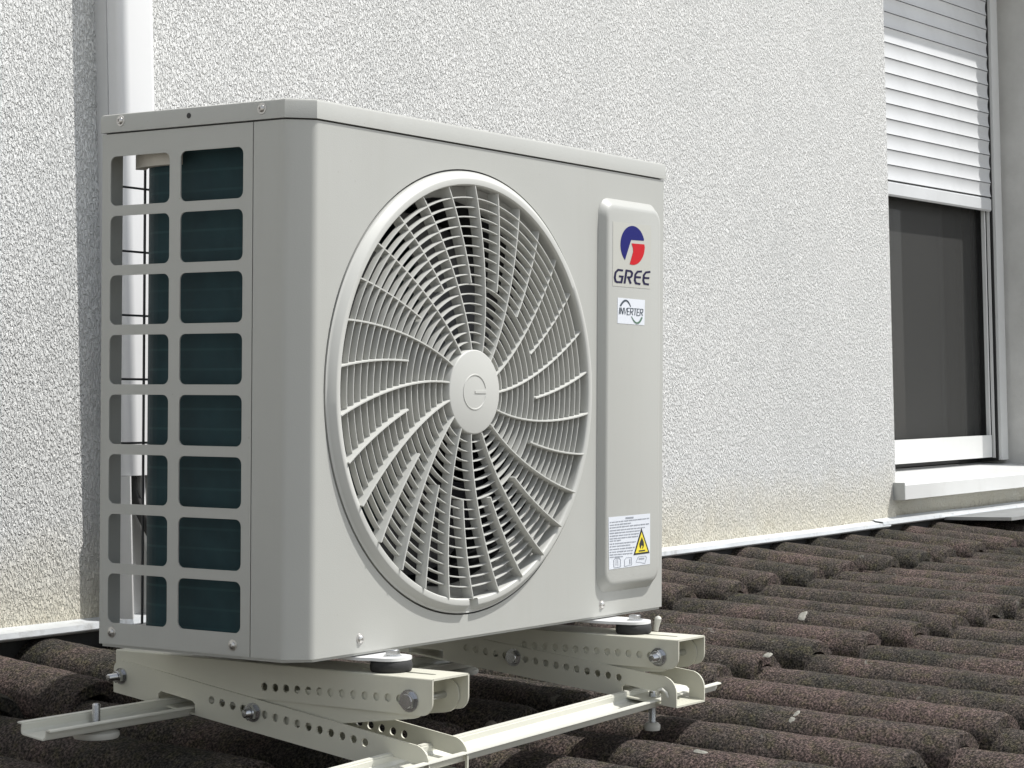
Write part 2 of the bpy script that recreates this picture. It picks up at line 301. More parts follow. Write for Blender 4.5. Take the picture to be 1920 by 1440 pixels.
M['room'] = plain('room_wall', (0.25, 0.24, 0.22), 0.8)

def casing_mat():
    m, nt, p = new_mat('casing_paint_streaked')
    v = coords(nt)
    st_ = noise_n(nt, coords(nt, (1, 1, 0.06)), 38, 5, 0.65)
    du = noise_n(nt, v, 5, 5, 0.6)
    c = ramp(nt, du, [(0.3, (0.402, 0.405, 0.378)), (0.7, (0.416, 0.419, 0.393))])
    f = ramp(nt, math_n(nt, 'MULTIPLY', st_, math_n(nt, 'ADD', du, 0.5)), [(0.54, (0, 0, 0)), (0.80, (0.14, 0.14, 0.14))])
    c = mixc(nt, f, c, (0.33, 0.32, 0.28))
    sp = ramp(nt, noise_n(nt, v, 130, 2, 0.5), [(0.76, (0, 0, 0)), (0.79, (0.5, 0.5, 0.5))])
    c = mixc(nt, sp, c, (0.30, 0.285, 0.25))
    nt.links.new(c, p.inputs['Base Color'])
    rg = ramp(nt, du, [(0.3, (0.34, 0.34, 0.34)), (0.7, (0.46, 0.46, 0.46))])
    nt.links.new(rg, p.inputs['Roughness'])
    nt.links.new(bump_n(nt, noise_n(nt, v, 900, 2), 0.00012, 1.0, bump_n(nt, noise_n(nt, v, 6, 2), 0.0012)), p.inputs['Normal'])
    return m
M['casing'] = casing_mat()

def stucco(name, wormy=True):
    m, nt, p = new_mat(name)
    pos, xyz = worldpos(nt)
    v1 = coords(nt, (1.0, 1.0, 0.42), (0, radians(-40), 0))
    v2 = coords(nt, (1, 1, 1), (0, radians(20), 0))
    big = noise_n(nt, v1, 335 if wormy else 120, 2, 0.5, 0.6)
    fine = noise_n(nt, v2, 600, 2, 0.6)
    h = math_n(nt, 'ADD', ramp(nt, big, [(0.38, (0, 0, 0)), (0.56, (1, 1, 1))]), math_n(nt, 'MULTIPLY', fine, 0.45))
    nrm = bump_n(nt, h, 0.0037 if wormy else 0.0006, 1.0)
    nt.links.new(nrm, p.inputs['Normal'])
    # coat: white, greyed in soft patches, yellow-brown splash-back stain along the roof line
    soft = noise_n(nt, coords(nt, (1, 1, 0.35)), 2.6, 6, 0.65)
    base = ramp(nt, soft, [(0.32, (0.755, 0.76, 0.742)), (0.5, (0.795, 0.798, 0.778)), (0.68, (0.82, 0.82, 0.80))])
    edge = noise_n(nt, v2, 9, 5, 0.7)
    zz = math_n(nt, 'ADD', xyz[2], math_n(nt, 'MULTIPLY', math_n(nt, 'SUBTRACT', edge, 0.5), 0.11))
    mr = nt.nodes.new('ShaderNodeMapRange')
    mr.inputs['From Min'].default_value = -0.02
    mr.inputs['From Max'].default_value = 0.11
    mr.inputs['To Min'].default_value = 1.0
    mr.inputs['To Max'].default_value = 0.0
    nt.links.new(zz, mr.inputs[0])
    c = mixc(nt, math_n(nt, 'MULTIPLY', mr.outputs[0], 0.75), base, (0.72, 0.67, 0.52))
    mr2 = nt.nodes.new('ShaderNodeMapRange')
    mr2.inputs['From Min'].default_value = -0.06
    mr2.inputs['From Max'].default_value = -0.005
    mr2.inputs['To Min'].default_value = 1.0
    mr2.inputs['To Max'].default_value = 0.0
    nt.links.new(zz, mr2.inputs[0])
    sp = ramp(nt, noise_n(nt, v2, 60, 3, 0.7), [(0.5, (0, 0, 0)), (0.62, (1, 1, 1))])
    c = mixc(nt, math_n(nt, 'MULTIPLY', math_n(nt, 'MULTIPLY', mr2.outputs[0], sp), 0.7), c, (0.22, 0.17, 0.11))
    nt.links.new(c, p.inputs['Base Color'])
    p.inputs['Roughness'].default_value = 0.95
    p.inputs['Specular IOR Level'].default_value = 0.15
    return m
M['stucco'] = stucco('stucco_render')

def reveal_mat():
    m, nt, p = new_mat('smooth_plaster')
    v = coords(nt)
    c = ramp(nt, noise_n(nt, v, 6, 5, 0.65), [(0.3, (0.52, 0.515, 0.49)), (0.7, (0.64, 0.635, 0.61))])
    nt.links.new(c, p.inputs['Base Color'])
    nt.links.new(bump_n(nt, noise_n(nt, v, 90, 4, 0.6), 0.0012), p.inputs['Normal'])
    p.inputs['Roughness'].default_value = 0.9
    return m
M['plaster'] = reveal_mat()

def tile_mat():
    m, nt, p = new_mat('mossy_roof_tile')
    pos, xyz = worldpos(nt)
    oi = nt.nodes.new('ShaderNodeObjectInfo')
    rnd = oi.outputs['Random']
    g = noise_n(nt, pos, 330, 4, 0.7)
    mid = noise_n(nt, pos, 60, 5, 0.7)
    big = noise_n(nt, pos, 9, 4, 0.6)
    bigr = math_n(nt, 'ADD', big, math_n(nt, 'MULTIPLY', math_n(nt, 'SUBTRACT', rnd, 0.5), 0.13))
    base = ramp(nt, bigr, [(0.36, (0.052, 0.049, 0.043)), (0.50, (0.088, 0.073, 0.066)), (0.64, (0.124, 0.092, 0.085))])
    olive = ramp(nt, mid, [(0.48, (0, 0, 0)), (0.66, (1, 1, 1))])
    c = mixc(nt, math_n(nt, 'MULTIPLY', olive, 0.6), base, (0.080, 0.076, 0.040))
    och = ramp(nt, noise_n(nt, pos, 95, 4, 0.7), [(0.55, (0, 0, 0)), (0.70, (1, 1, 1))])
    c = mixc(nt, math_n(nt, 'MULTIPLY', och, 0.35), c, (0.15, 0.115, 0.075))
    gr = ramp(nt, g, [(0.36, (0.15, 0.15, 0.15)), (0.50, (1.0, 1.0, 1.0)), (0.64, (2.8, 2.7, 2.6))])
    c = mixc(nt, 1.0, c, gr, 'MULTIPLY')
    lp = ramp(nt, noise_n(nt, pos, 26, 5, 0.6, 0.4), [(0.675, (0, 0, 0)), (0.71, (1, 1, 1))])
    c = mixc(nt, math_n(nt, 'MULTIPLY', lp, 0.7), c, mixc(nt, g, (0.10, 0.10, 0.08), (0.42, 0.41, 0.36)))
    fl = ramp(nt, noise_n(nt, pos, 170, 2, 0.5), [(0.755, (0, 0, 0)), (0.775, (1, 1, 1))])
    c = mixc(nt, math_n(nt, 'MULTIPLY', fl, 0.75), c, (0.34, 0.33, 0.29))
    nt.links.new(c, p.inputs['Base Color'])
    p.inputs['Roughness'].default_value = 0.95
    p.inputs['Specular IOR Level'].default_value = 0.2
    n1 = bump_n(nt, mid, 0.009, 1.0)
    n2 = bump_n(nt, g, 0.009, 1.0, n1)
    nt.links.new(n2, p.inputs['Normal'])
    return m
M['tile'] = tile_mat()

def coil_mat():
    m, nt, p = new_mat('coil_fins')
    v = coords(nt)
    s = nt.nodes.new('ShaderNodeSeparateXYZ')
    nt.links.new(v, s.inputs[0])
    z = math_n(nt, 'MULTIPLY', s.outputs[2], 1 / 0.0212)
    fr = math_n(nt, 'FRACT', z)
    line = math_n(nt, 'MULTIPLY', math_n(nt, 'LESS_THAN', fr, 0.12), noise_n(nt, coords(nt, (1, 1, 8)), 9, 3, 0.6))
    n = noise_n(nt, v, 30, 4, 0.6)
    c = ramp(nt, n, [(0.3, (0.011, 0.046, 0.056)), (0.7, (0.019, 0.068, 0.080))])
    c = mixc(nt, math_n(nt, 'MULTIPLY', line, 0.9), c, (0.04, 0.11, 0.12))
    nt.links.new(c, p.inputs['Base Color'])
    p.inputs['Roughness'].default_value = 0.55
    # fins: fine vertical ridges
    a = math_n(nt, 'SINE', math_n(nt, 'MULTIPLY', math_n(nt, 'ADD', s.outputs[0], s.outputs[1]), 4200.0))
    nt.links.new(bump_n(nt, a, 0.0006), p.inputs['Normal'])
    return m
M['coil'] = coil_mat()

def screen_mat():
    m, nt, p = new_mat('insect_mesh')
    p.inputs['Base Color'].default_value = (0.062, 0.062, 0.058, 1)
    p.inputs['Roughness'].default_value = 0.7
    tr = nt.nodes.new('ShaderNodeBsdfTransparent')
    mx = nt.nodes.new('ShaderNodeMixShader')
    mx.inputs[0].default_value = 0.50
    nt.links.new(tr.outputs[0], mx.inputs[1])
    nt.links.new(p.outputs[0], mx.inputs[2])
    nt.links.new(mx.outputs[0], nt.nodes['Material Output'].inputs[0])
    return m
M['screen'] = screen_mat()

def glass_mat():
    m, nt, p = new_mat('window_glass')
    gl = nt.nodes.new('ShaderNodeBsdfGlossy')
    gl.inputs['Roughness'].default_value = 0.02
    tr = nt.nodes.new('ShaderNodeBsdfTransparent')
    tr.inputs[0].default_value = (0.85, 0.88, 0.87, 1)
    fr = nt.nodes.new('ShaderNodeFresnel')
    fr.inputs[0].default_value = 1.5
    mx = nt.nodes.new('ShaderNodeMixShader')
    nt.links.new(fr.outputs[0], mx.inputs[0])
    nt.links.new(tr.outputs[0], mx.inputs[1])
    nt.links.new(gl.outputs[0], mx.inputs[2])
    nt.links.new(mx.outputs[0], nt.nodes['Material Output'].inputs[0])
    return m
M['glass'] = glass_mat()
M['curtain'] = plain('curtain_cloth', (0.62, 0.61, 0.57), 0.9, var=0.06)

def bounce_ground_mat():
    m, nt, p = new_mat('ground')
    v = coords(nt)
    c = ramp(nt, noise_n(nt, v, 0.6, 6, 0.7), [(0.35, (0.26, 0.25, 0.22)), (0.65, (0.40, 0.385, 0.345))])  # pale tone chosen to bounce light onto the unit's shaded side
    nt.links.new(c, p.inputs['Base Color'])
    p.inputs['Roughness'].default_value = 0.95
    return m
M['bounce_ground'] = bounce_ground_mat()

# ------------------------------------------------------------------ mesh helpers
class MB:
    """collects verts and faces, then links ONE mesh object"""
    def __init__(self):
        self.v = []
        self.f = []
    def add(self, verts, faces, mat=None):
        o = len(self.v)
        if mat is not None:
            verts = [mat @ Vector(q) for q in verts]
        self.v += [tuple(q) for q in verts]
        self.f += [tuple(i + o for i in fc) for fc in faces]
        return self
    def box(self, x0, x1, y0, y1, z0, z1, mat=None):
        vs_ = [(x, y, z) for x in (x0, x1) for y in (y0, y1) for z in (z0, z1)]
        fs = [(0, 1, 3, 2), (4, 6, 7, 5), (0, 4, 5, 1), (2, 3, 7, 6), (0, 2, 6, 4), (1, 5, 7, 3)]
        return self.add(vs_, fs, mat)
    def plate(self, outer, holes, z0, z1, mat=None):
        """2D outline with holes, from local z0 (back) to z1 (front)"""
        loops = [outer] + list(holes)
        flat = [q for lp in loops for q in lp]
        tris = tessellate_polygon([[Vector((q[0], q[1], 0)) for q in lp] for lp in loops])
        n = len(flat)
        vv = [(q[0], q[1], z1) for q in flat] + [(q[0], q[1], z0) for q in flat]
        ff = []
        for t in tris:
            a, b, c = (flat[i] for i in t)
            ar = (b[0] - a[0]) * (c[1] - a[1]) - (b[1] - a[1]) * (c[0] - a[0])
            if ar < 0:
                t = (t[0], t[2], t[1])
            ff.append(tuple(t))
            ff.append(tuple(i + n for i in (t[0], t[2], t[1])))
        s = 0
        for k, lp in enumerate(loops):
            m_ = len(lp)
            area = sum(lp[i][0] * lp[(i + 1) % m_][1] - lp[(i + 1) % m_][0] * lp[i][1] for i in range(m_))
            fwd = (area > 0) == (k == 0)
            for i in range(m_):
                a, b = s + i, s + (i + 1) % m_
                ff.append((a, a + n, b + n, b) if fwd else (b, b + n, a + n, a))
            s += m_
        return self.add(vv, ff, mat)
    def tube(self, pts, r, seg=10, caps=True):
        pts = [Vector(q) for q in pts]
        rings = []
        up = Vector((0.13, 0.27, 0.95))
        for i, q in enumerate(pts):
            d = (pts[min(i + 1, len(pts) - 1)] - pts[max(i - 1, 0)]).normalized()
            if abs(d.dot(up)) > 0.98:
                up = Vector((1, 0.1, 0))
            a = d.cross(up).normalized()
            b = d.cross(a)
            rr = r[i] if isinstance(r, (list, tuple)) else r
            rings.append([q + (a * cos(2 * pi * k / seg) + b * sin(2 * pi * k / seg)) * rr for k in range(seg)])
        vv = [q for rg in rings for q in rg]
        ff = []
        for i in range(len(pts) - 1):
            for k in range(seg):
                k2 = (k + 1) % seg
                ff.append((i * seg + k, i * seg + k2, (i + 1) * seg + k2, (i + 1) * seg + k))
        if caps:
            ff.append(tuple(range(seg - 1, -1, -1)))
            ff.append(tuple((len(pts) - 1) * seg + k for k in range(seg)))
        return self.add(vv, ff)
    def lathe(self, prof, seg, mat=None, closed=False, mod=None):
        """profile (r, h) turned round local z"""
        vv = []
        for k in range(seg):
            a = 2 * pi * k / seg
            for (r, h) in prof:
                hh = mod(a, r, h) if mod else h
                vv.append((r * cos(a), r * sin(a), hh))
        n = len(prof)
        ff = []
        for k in range(seg):
            k2 = (k + 1) % seg
            for i in range(n if closed else n - 1):
                j = (i + 1) % n
                ff.append((k * n + i, k * n + j, k2 * n + j, k2 * n + i))
        return self.add(vv, ff, mat)
    def mesh(self, name, mat, angle=32):
        me = bpy.data.meshes.new(name)
        me.from_pydata(self.v, [], self.f)
        bm = bmesh.new()
        bm.from_mesh(me)
        bmesh.ops.remove_doubles(bm, verts=bm.verts, dist=1e-6)
        bmesh.ops.recalc_face_normals(bm, faces=bm.faces)
        bm.to_mesh(me)
        bm.free()
        me.materials.append(mat)
        if angle:
            me.polygons.foreach_set('use_smooth', [True] * len(me.polygons))
            me.set_sharp_from_angle(angle=radians(angle))
        return me
    def build(self, name, mat, parent=None, shift=None, angle=32):
        if shift is not None:
            self.v = [tuple(Vector(q) + shift) for q in self.v]
        return link(name, self.mesh(name, mat, angle), parent)

def link(name, data, parent=None):
    o = bpy.data.objects.new(name, data)
    COL.objects.link(o)
    if parent:
        o.parent = parent
    return o

def tag(o, label, cat, group=None):
    o['label'] = label
    o['category'] = cat
    if group:
        o['group'] = group
    return o

def circle(cx, cy, r, n=24):
    return [(cx + r * cos(2 * pi * k / n), cy + r * sin(2 * pi * k / n)) for k in range(n)]

def rrect(x0, x1, y0, y1, r, n=5):
    out = []
    for (cx, cy, a0) in ((x1 - r, y0 + r, -90), (x1 - r, y1 - r, 0), (x0 + r, y1 - r, 90), (x0 + r, y0 + r, 180)):
        for k in range(n + 1):
            a = radians(a0 + 90 * k / n)
            out.append((cx + r * cos(a), cy + r * sin(a)))
    return out

def frame(ex, ey, ez, o=(0, 0, 0)):
    return Matrix(((ex[0], ey[0], ez[0], o[0]), (ex[1], ey[1], ez[1], o[1]), (ex[2], ey[2], ez[2], o[2]), (0, 0, 0, 1)))

FRONT = frame((1, 0, 0), (0, 0, 1), (0, -1, 0))      # (x, z, outward)
SIDE = frame((0, -1, 0), (0, 0, 1), (-1, 0, 0))      # (-y, z, outward)

def hexagon(r, a0=0.3):
    return [(r * cos(a0 + k * pi / 3), r * sin(a0 + k * pi / 3)) for k in range(6)]

def bolt_mesh(mb, mat, kind='head', r=0.0075, stud=0.012):
    """bolt on local +z: washer, hex, dome or protruding threaded end"""
    mb.plate(circle(0, 0, r * 1.24, 20), [], 0, 0.0014, mat)
    if kind == 'head':
        mb.plate(hexagon(r), [], 0.0014, 0.0066, mat)
        mb.lathe([(r * 0.80, 0.0066), (r * 0.76, 0.0071), (0.0001, 0.0071)], 18, mat)
    else:
        mb.plate(hexagon(r), [], 0.0014, 0.0080, mat)
        mb.lathe([(r * 0.84, 0.0080), (r * 0.78, 0.0086), (r * 0.5, 0.0086)], 18, mat)
        pr = [(r * 0.52, 0.0086)]
        k = 0
        h = 0.0086
        while h < stud:
            pr += [(r * 0.56, h + 0.0005), (r * 0.48, h + 0.001)]
            h += 0.001
        pr += [(r * 0.4, h + 0.0008), (0.0001, h + 0.0009)]
        mb.lathe(pr, 12, mat)

def screw_mesh(mb, mat, r=0.0042):
    mb.lathe([(r * 1.45, 0.0), (r * 1.4, 0.0006), (r, 0.0008), (r * 0.96, 0.0018), (r * 0.72, 0.0028), (r * 0.35, 0.0032), (r * 0.3, 0.0020), (0.0001, 0.0018)], 18, mat)

# ================================================================== SETTING: ground, roof, house
g = MB()
g.add([(-60, -60, -3.2), (60, -60, -3.2), (60, 60, -3.2), (-60, 60, -3.2)], [(0, 1, 2, 3)])
go = g.build('ground', M['bounce_ground'])  # unseen ground, added for its bounce light
go['kind'] = 'structure'

YW = 0.80
PITCH = radians(6.0)
TILE_SLOPE = radians(3.3)
def crest(y):
    return -0.100 + tan(PITCH) * (y - 0.25)
TP = 0.1625
CREST = 0.050

r = MB()
y0, y1 = -1.25, 0.84
za, zb = crest(y0) - 0.095, crest(y1) - 0.095
r.add([(-1.3, y0, za), (5.2, y0, za), (5.2, y1, zb), (-1.3, y1, zb),
       (-1.3, y0, za - 0.12), (5.2, y0, za - 0.12), (5.2, y1, zb - 0.12), (-1.3, y1, zb - 0.12)],
      [(0, 1, 2, 3), (4, 7, 6, 5), (0, 4, 5, 1), (1, 5, 6, 2), (2, 6, 7, 3), (3, 7, 4, 0)])
roof = r.build('roof', M['tile'])
roof['kind'] = 'structure'

def tile_mesh(seed, length=0.475):
    rng = random.Random(seed)
    off = Vector((rng.uniform(-50, 50), rng.uniform(-50, 50), 0))
    NXB, NXP, NY = 18, 7, 26
    th = 0.020
    prof = []
    for i in range(NXB + 1):
        a = pi - pi * i / NXB
        w = 0.0505
        prof.append((w * cos(a), CREST * (max(0.0, sin(a)) ** 0.85)))
    for i in range(1, NXP + 1):
        t = i / NXP
        prof.append((0.0505 + t * 0.072, -0.007 * sin(pi * t)))
    n = len(prof)
    ys = [0.0, 0.004, 0.010, 0.018] + [0.018 + (length - 0.018) * k / (NY - 4) for k in range(1, NY - 3)]
    V, F = [], []
    for layer in (0, 1):
        for j, y in enumerate(ys):
            rnd = 0.0
            if y < 0.012:
                rnd = (1 - y / 0.012) ** 2 * 0.003
            for i, (x, z) in enumerate(prof):
                q = Vector((x * 22, y * 22, z * 22)) + off
                q2 = Vector((x * 70, y * 70, z * 70)) + off
                d = noise.noise(q) * 0.0014 + noise.noise(q2) * 0.0012
                nx = x / 0.0505 if abs(x) < 0.0506 else 0
                nrm = Vector((nx * 0.8, 0, 1 if abs(x) > 0.05 else max(0.1, z / CREST))).normalized()
                fray = (noise.noise(Vector((x * 45, seed * 3.1, z * 45))) * 0.005 + noise.noise(Vector((x * 160, seed, z * 160))) * 0.003) * max(0, 1 - y / 0.03)
                pnt = Vector((x, y + fray, z))
                if layer == 0:
                    pnt = pnt + nrm * (d - rnd)
                else:
                    pnt = pnt - nrm * (th - rnd * 0.5)
                V.append(pnt)
    m = len(ys)
    def ix(l, j, i):
        return l * m * n + j * n + i
    for j in range(m - 1):
        for i in range(n - 1):
            F.append((ix(0, j, i), ix(0, j, i + 1), ix(0, j + 1, i + 1), ix(0, j + 1, i)))
            F.append((ix(1, j, i), ix(1, j + 1, i), ix(1, j + 1, i + 1), ix(1, j, i + 1)))
    for i in range(n - 1):
        F.append((ix(0, 0, i), ix(1, 0, i), ix(1, 0, i + 1), ix(0, 0, i + 1)))
        F.append((ix(0, m - 1, i), ix(0, m - 1, i + 1), ix(1, m - 1, i + 1), ix(1, m - 1, i)))
    for j in range(m - 1):
        F.append((ix(0, j, 0), ix(0, j + 1, 0), ix(1, j + 1, 0), ix(1, j, 0)))
        F.append((ix(0, j, n - 1), ix(1, j, n - 1), ix(1, j + 1, n - 1), ix(0, j + 1, n - 1)))
    mb = MB()
    mb.add(V, F)
    return mb.mesh('roof_tile', M['tile'], 50)

def plug_mesh(seed):
    """crumbling moss and mortar that closes the mouth of a barrel"""
    rng = random.Random(seed * 17 + 3)
    V, F = [], []
    NR, NA = 5, 14
    for k in range(NR + 1):
        for i in range(NA + 1):
            a = pi * i / NA
            rr = k / NR
            x = 0.046 * rr * cos(a)
            z = 0.050 * rr * sin(a) - 0.007
            d = noise.noise(Vector((x * 60, z * 60, seed * 5.3))) * 0.010 + noise.noise(Vector((x * 150, z * 150, seed * 2.3))) * 0.006
            V.append((x, 0.007 + d - 0.003 * (1 - rr) + rng.uniform(-.001, .001), z))
    for k in range(NR):
        for i in range(NA):
            F.append((k * (NA + 1) + i, k * (NA + 1) + i + 1, (k + 1) * (NA + 1) + i + 1, (k + 1) * (NA + 1) + i))
    mb = MB()
    mb.add(V, F)
    return mb.mesh('mortar_plug', M['tile'], 40)

TILES = [tile_mesh(s) for s in range(6)]
TILE_TOP = [tile_mesh(s + 20, 0.30) for s in range(3)]
PLUGS = [plug_mesh(s) for s in range(5)]
rng = random.Random(5)
GAUGE = 0.4375
for c in range(5):
    yn = 0.535 - GAUGE * c
    for i in range(-8, 28):
        x = 0.045 + TP * i + (0.012 if c == 0 else 0.0)
        if c >= 3 and x > 1.6:
            continue
        if c == 4 and x > 1.0:
            continue
        me = rng.choice(TILE_TOP) if c == 0 else rng.choice(TILES)
        o = link('roof_tile', me, roof)
        jx, jy = rng.uniform(-.004, .004), rng.uniform(-.012, .012)
        o.location = (x + jx, yn + jy, crest(yn + jy) - CREST + rng.uniform(-.002, .002))
        o.rotation_euler = ((radians(6.0) if c == 0 else TILE_SLOPE) + rng.uniform(-.004, .004), rng.uniform(-.012, .012), rng.uniform(-.010, .010))
        if rng.random() < 0.9:
            pl = link('mortar_plug', rng.choice(PLUGS), o)

# --- house: wall with a window recess, flashing, sill, shutter, screen
house = link('house', None)
house.location = (3.0, YW, -0.3)
HS = Vector((-3.0, -YW, 0.3))
tag(house, 'white stucco house wall with recessed shuttered window behind the roof tiles', 'house')
OX0, OX1 = 3.108, 4.185         # window opening
ZS, ZL = 0.045, 1.54            # sill line, lintel
w = MB()
w.box(-3.0, OX0, YW, 1.35, -3.0, 4.0)
w.build('wall', M['stucco'], house, HS, 0)
w = MB()
w.box(OX0 + .0005, 8.0, YW + 0.018, 1.35, -3.0, ZS - 0.012)
wp = w.build('wall', M['stucco'], house, HS, 0)
w = MB()
w.box(OX0 + .0005, 8.0, YW, 1.35, ZL, 4.0)
w.build('wall', M['stucco'], house, HS, 0)
w = MB()
w.box(OX1, 8.0, YW, 1.35, ZS - 0.010, ZL - 0.0005)
w.build('wall', M['plaster'], house, HS, 0)

# flashing along the roof line: two lapped lengths of bent sheet
def flashing(x0, x1, lift):
    m_ = MB()
    prof = [(YW + 0.004, -0.024 + lift), (YW - 0.006, -0.0285 + lift), (YW - 0.026, -0.0310 + lift), (YW - 0.0275, -0.0385 + lift), (YW - 0.0225, -0.0415 + lift)]
    N = 60
    V, F = [], []
    for k in range(N + 1):
        x = x0 + (x1 - x0) * k / N
        wv = noise.noise(Vector((x * 2.7, 1.3, lift * 100))) * 0.0022
        for (y, z) in prof:
            V.append((x, y, z + wv))
        for (y, z) in reversed(prof):
            V.append((x, y + 0.001, z + wv - 0.0012))
    n = len(prof) * 2
    for k in range(N):
        for i in range(n):
            j = (i + 1) % n
            F.append((k * n + i, k * n + j, (k + 1) * n + j, (k + 1) * n + i))
    F.append(tuple(range(n)))
    F.append(tuple(N * n + i for i in range(n)))
    m_.add(V, F)
    return m_
M['flash'] = plain('zinc_flashing', (0.60, 0.62, 0.63), 0.45, metal=0.35, var=0.15, bump=0.0006, bscale=40, dirt=(0.22, 0.20, 0.17, 0.7))
flashing(-1.2, 3.02, 0.0).build('flashing', M['flash'], house, HS, 25)
flashing(2.98, 6.0, 0.004).build('flashing', M['flash'], house, HS, 25)

gap_mb = MB()
gap_mb.box(-1.2, 6.0, YW - 0.0045, YW - 0.0005, -0.35, -0.034)
gap_mb.build('gap_shade_strip', M['rubber'], house, HS)  # black strip standing in for the shade under the flashing

# pale metal sheet lying on the tiles at the far end
s = MB()
zt = crest(0.74)
s.box(3.33, 5.0, 0.60, YW - 0.024, crest(0.70) + 0.012, crest(0.70) + 0.020)
sh = s.build('cover_sheet', M['galv'])
tag(sh, 'pale metal cover sheet lying against the wall below the window', 'metal sheet')

# window sill
sl = MB()
prof = [(YW - 0.028, 0.020), (YW - 0.030, 0.054), (YW - 0.024, 0.0595), (1.02, 0.079), (1.02, 0.050), (YW - 0.0235, 0.052), (YW - 0.0235, 0.020)]
V = []
for x in (OX0 - 0.012, OX1 + 0.10):
    V += [(x, y, z) for (y, z) in prof]
n = len(prof)
F = [(i, (i + 1) % n, n + (i + 1) % n, n + i) for i in range(n)] + [tuple(range(n)), tuple(range(2 * n - 1, n - 1, -1))]
sl.add(V, F)
sill = sl.build('window_sill', M['pvc_frame'], house, HS, 20)
e = MB()
e.box(OX0 - 0.015, OX0 - 0.0122, YW - 0.0305, YW + 0.002, 0.019, 0.0605)
e.build('end_cap', M['galv'], sill, HS, 20)

YS = 0.955       # shutter plane
# roller shutter: separate curved slats
sht = link('roller_shutter', None, house)
NSL = 19
SP = 0.0395
SX0, SX1 = OX0 - 0.002 + 0.03, 4.098
zb0 = 0.786
def slat_mb(z0, z1, curved=True):
    m_ = MB()
    N = 9
    V = []
    prof = []
    for k in range(N + 1):
        t = k / N
        d = 0.0030 * (2 * t - 1) ** 2 + 0.0015 * (1 - t) if curved else (0.004 if 0 < k < N else 0.0)
        prof.append((YS - d, z0 + (z1 - z0) * t))
    back = [(YS + 0.004, z1), (YS + 0.004, z0)]
    prof = prof + back
    n_ = len(prof)
    for x in (SX0, SX1):
        V += [(x, y, z) for (y, z) in prof]
    F = [(i, (i + 1) % n_, n_ + (i + 1) % n_, n_ + i) for i in range(n_)] + [tuple(range(n_)), tuple(range(2 * n_ - 1, n_ - 1, -1))]
    m_.add(V, F)
    return m_
bar = slat_mb(zb0, zb0 + 0.038, False)
bar.build('end_slat', M['shutter'], sht, HS, 40)
proto_slat = None
for k in range(NSL):
    z0 = zb0 + 0.041 + k * SP
    if proto_slat is None:
        proto_slat = slat_mb(zb0 + 0.041, zb0 + 0.041 + SP - 0.0020).build('slat', M['shutter'], sht, HS, 60)
    else:
        o = proto_slat.copy()
        COL.objects.link(o)
        o.location = (0, 0, k * SP)
bk = MB()
bk.box(SX0, SX1, YS + 0.0045, YS + 0.007, zb0 + 0.03, ZL - 0.005)
bk.build('hinge_strip', M['gasket'], sht, HS)

# guide rail, gasket and frame strip on the right
gr = MB()
gr.box(4.1005, 4.106, YS - 0.004, YS + 0.05, 0.083, ZL - 0.002)
gr.build('gasket', M['gasket'], house, HS)
gr = MB()
gr.box(4.1065, 4.155, YS - 0.012, YS + 0.05, 0.086, ZL - 0.002)
gr.build('guide_rail', M['pvc_frame'], house, HS)
gr = MB()
gr.box(4.155, OX1 + 0.01, YS + 0.004, YS + 0.05, 0.083, ZL - 0.002)
gr.build('guide_rail', M['plaster'], house, HS)
# insect screen leaf
scr = link('insect_screen', None, house)
m_ = MB()
m_.box(SX0, 4.082, YS + 0.006, YS + 0.020, 0.094, 0.156)
m_.build('bottom_rail', M['pvc_frame'], scr, HS)
m_ = MB()
m_.box(4.079, 4.0865, YS + 0.010, YS + 0.020, 0.156, ZL - 0.01)
m_.box(4.0940, 4.0975, YS + 0.002, YS + 0.010, 0.092, zb0 + 0.01)
m_.build('side_rail', M['pvc_frame'], scr, HS)
m_ = MB()
m_.add([(SX0, YS + 0.036, 0.15), (4.083, YS + 0.036, 0.15), (4.083, YS + 0.036, ZL - .01), (SX0, YS + 0.036, ZL - .01)], [(0, 1, 2, 3)])
m_.build('mesh', M['screen'], scr, HS)
# sash behind: frame, glass
win = link('window', None, house)
m_ = MB()
m_.box(SX0 - 0.02, 4.16, YS + 0.055, YS + 0.11, 0.082, 0.135)
m_.build('sash_rail', M['gasket'], win, HS)
m_ = MB()
m_.box(4.08, 4.16, YS + 0.055, YS + 0.11, 0.1355, ZL - .01)
m_.build('sash_stile', M['gasket'], win, HS)
m_ = MB()
m_.box(SX0 - 0.02, 4.08, YS + 0.080, YS + 0.084, 0.1355, ZL - .01)
m_.build('pane', M['glass'], win, HS)
# room behind the glass
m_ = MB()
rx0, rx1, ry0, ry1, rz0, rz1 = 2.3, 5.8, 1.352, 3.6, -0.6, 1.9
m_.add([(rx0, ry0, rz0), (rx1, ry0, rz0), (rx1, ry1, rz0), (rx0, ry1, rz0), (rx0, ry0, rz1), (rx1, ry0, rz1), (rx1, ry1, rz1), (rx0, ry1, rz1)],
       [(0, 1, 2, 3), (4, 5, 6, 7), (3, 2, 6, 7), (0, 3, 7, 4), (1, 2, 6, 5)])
m_.build('room', M['room'], house, HS, 0)
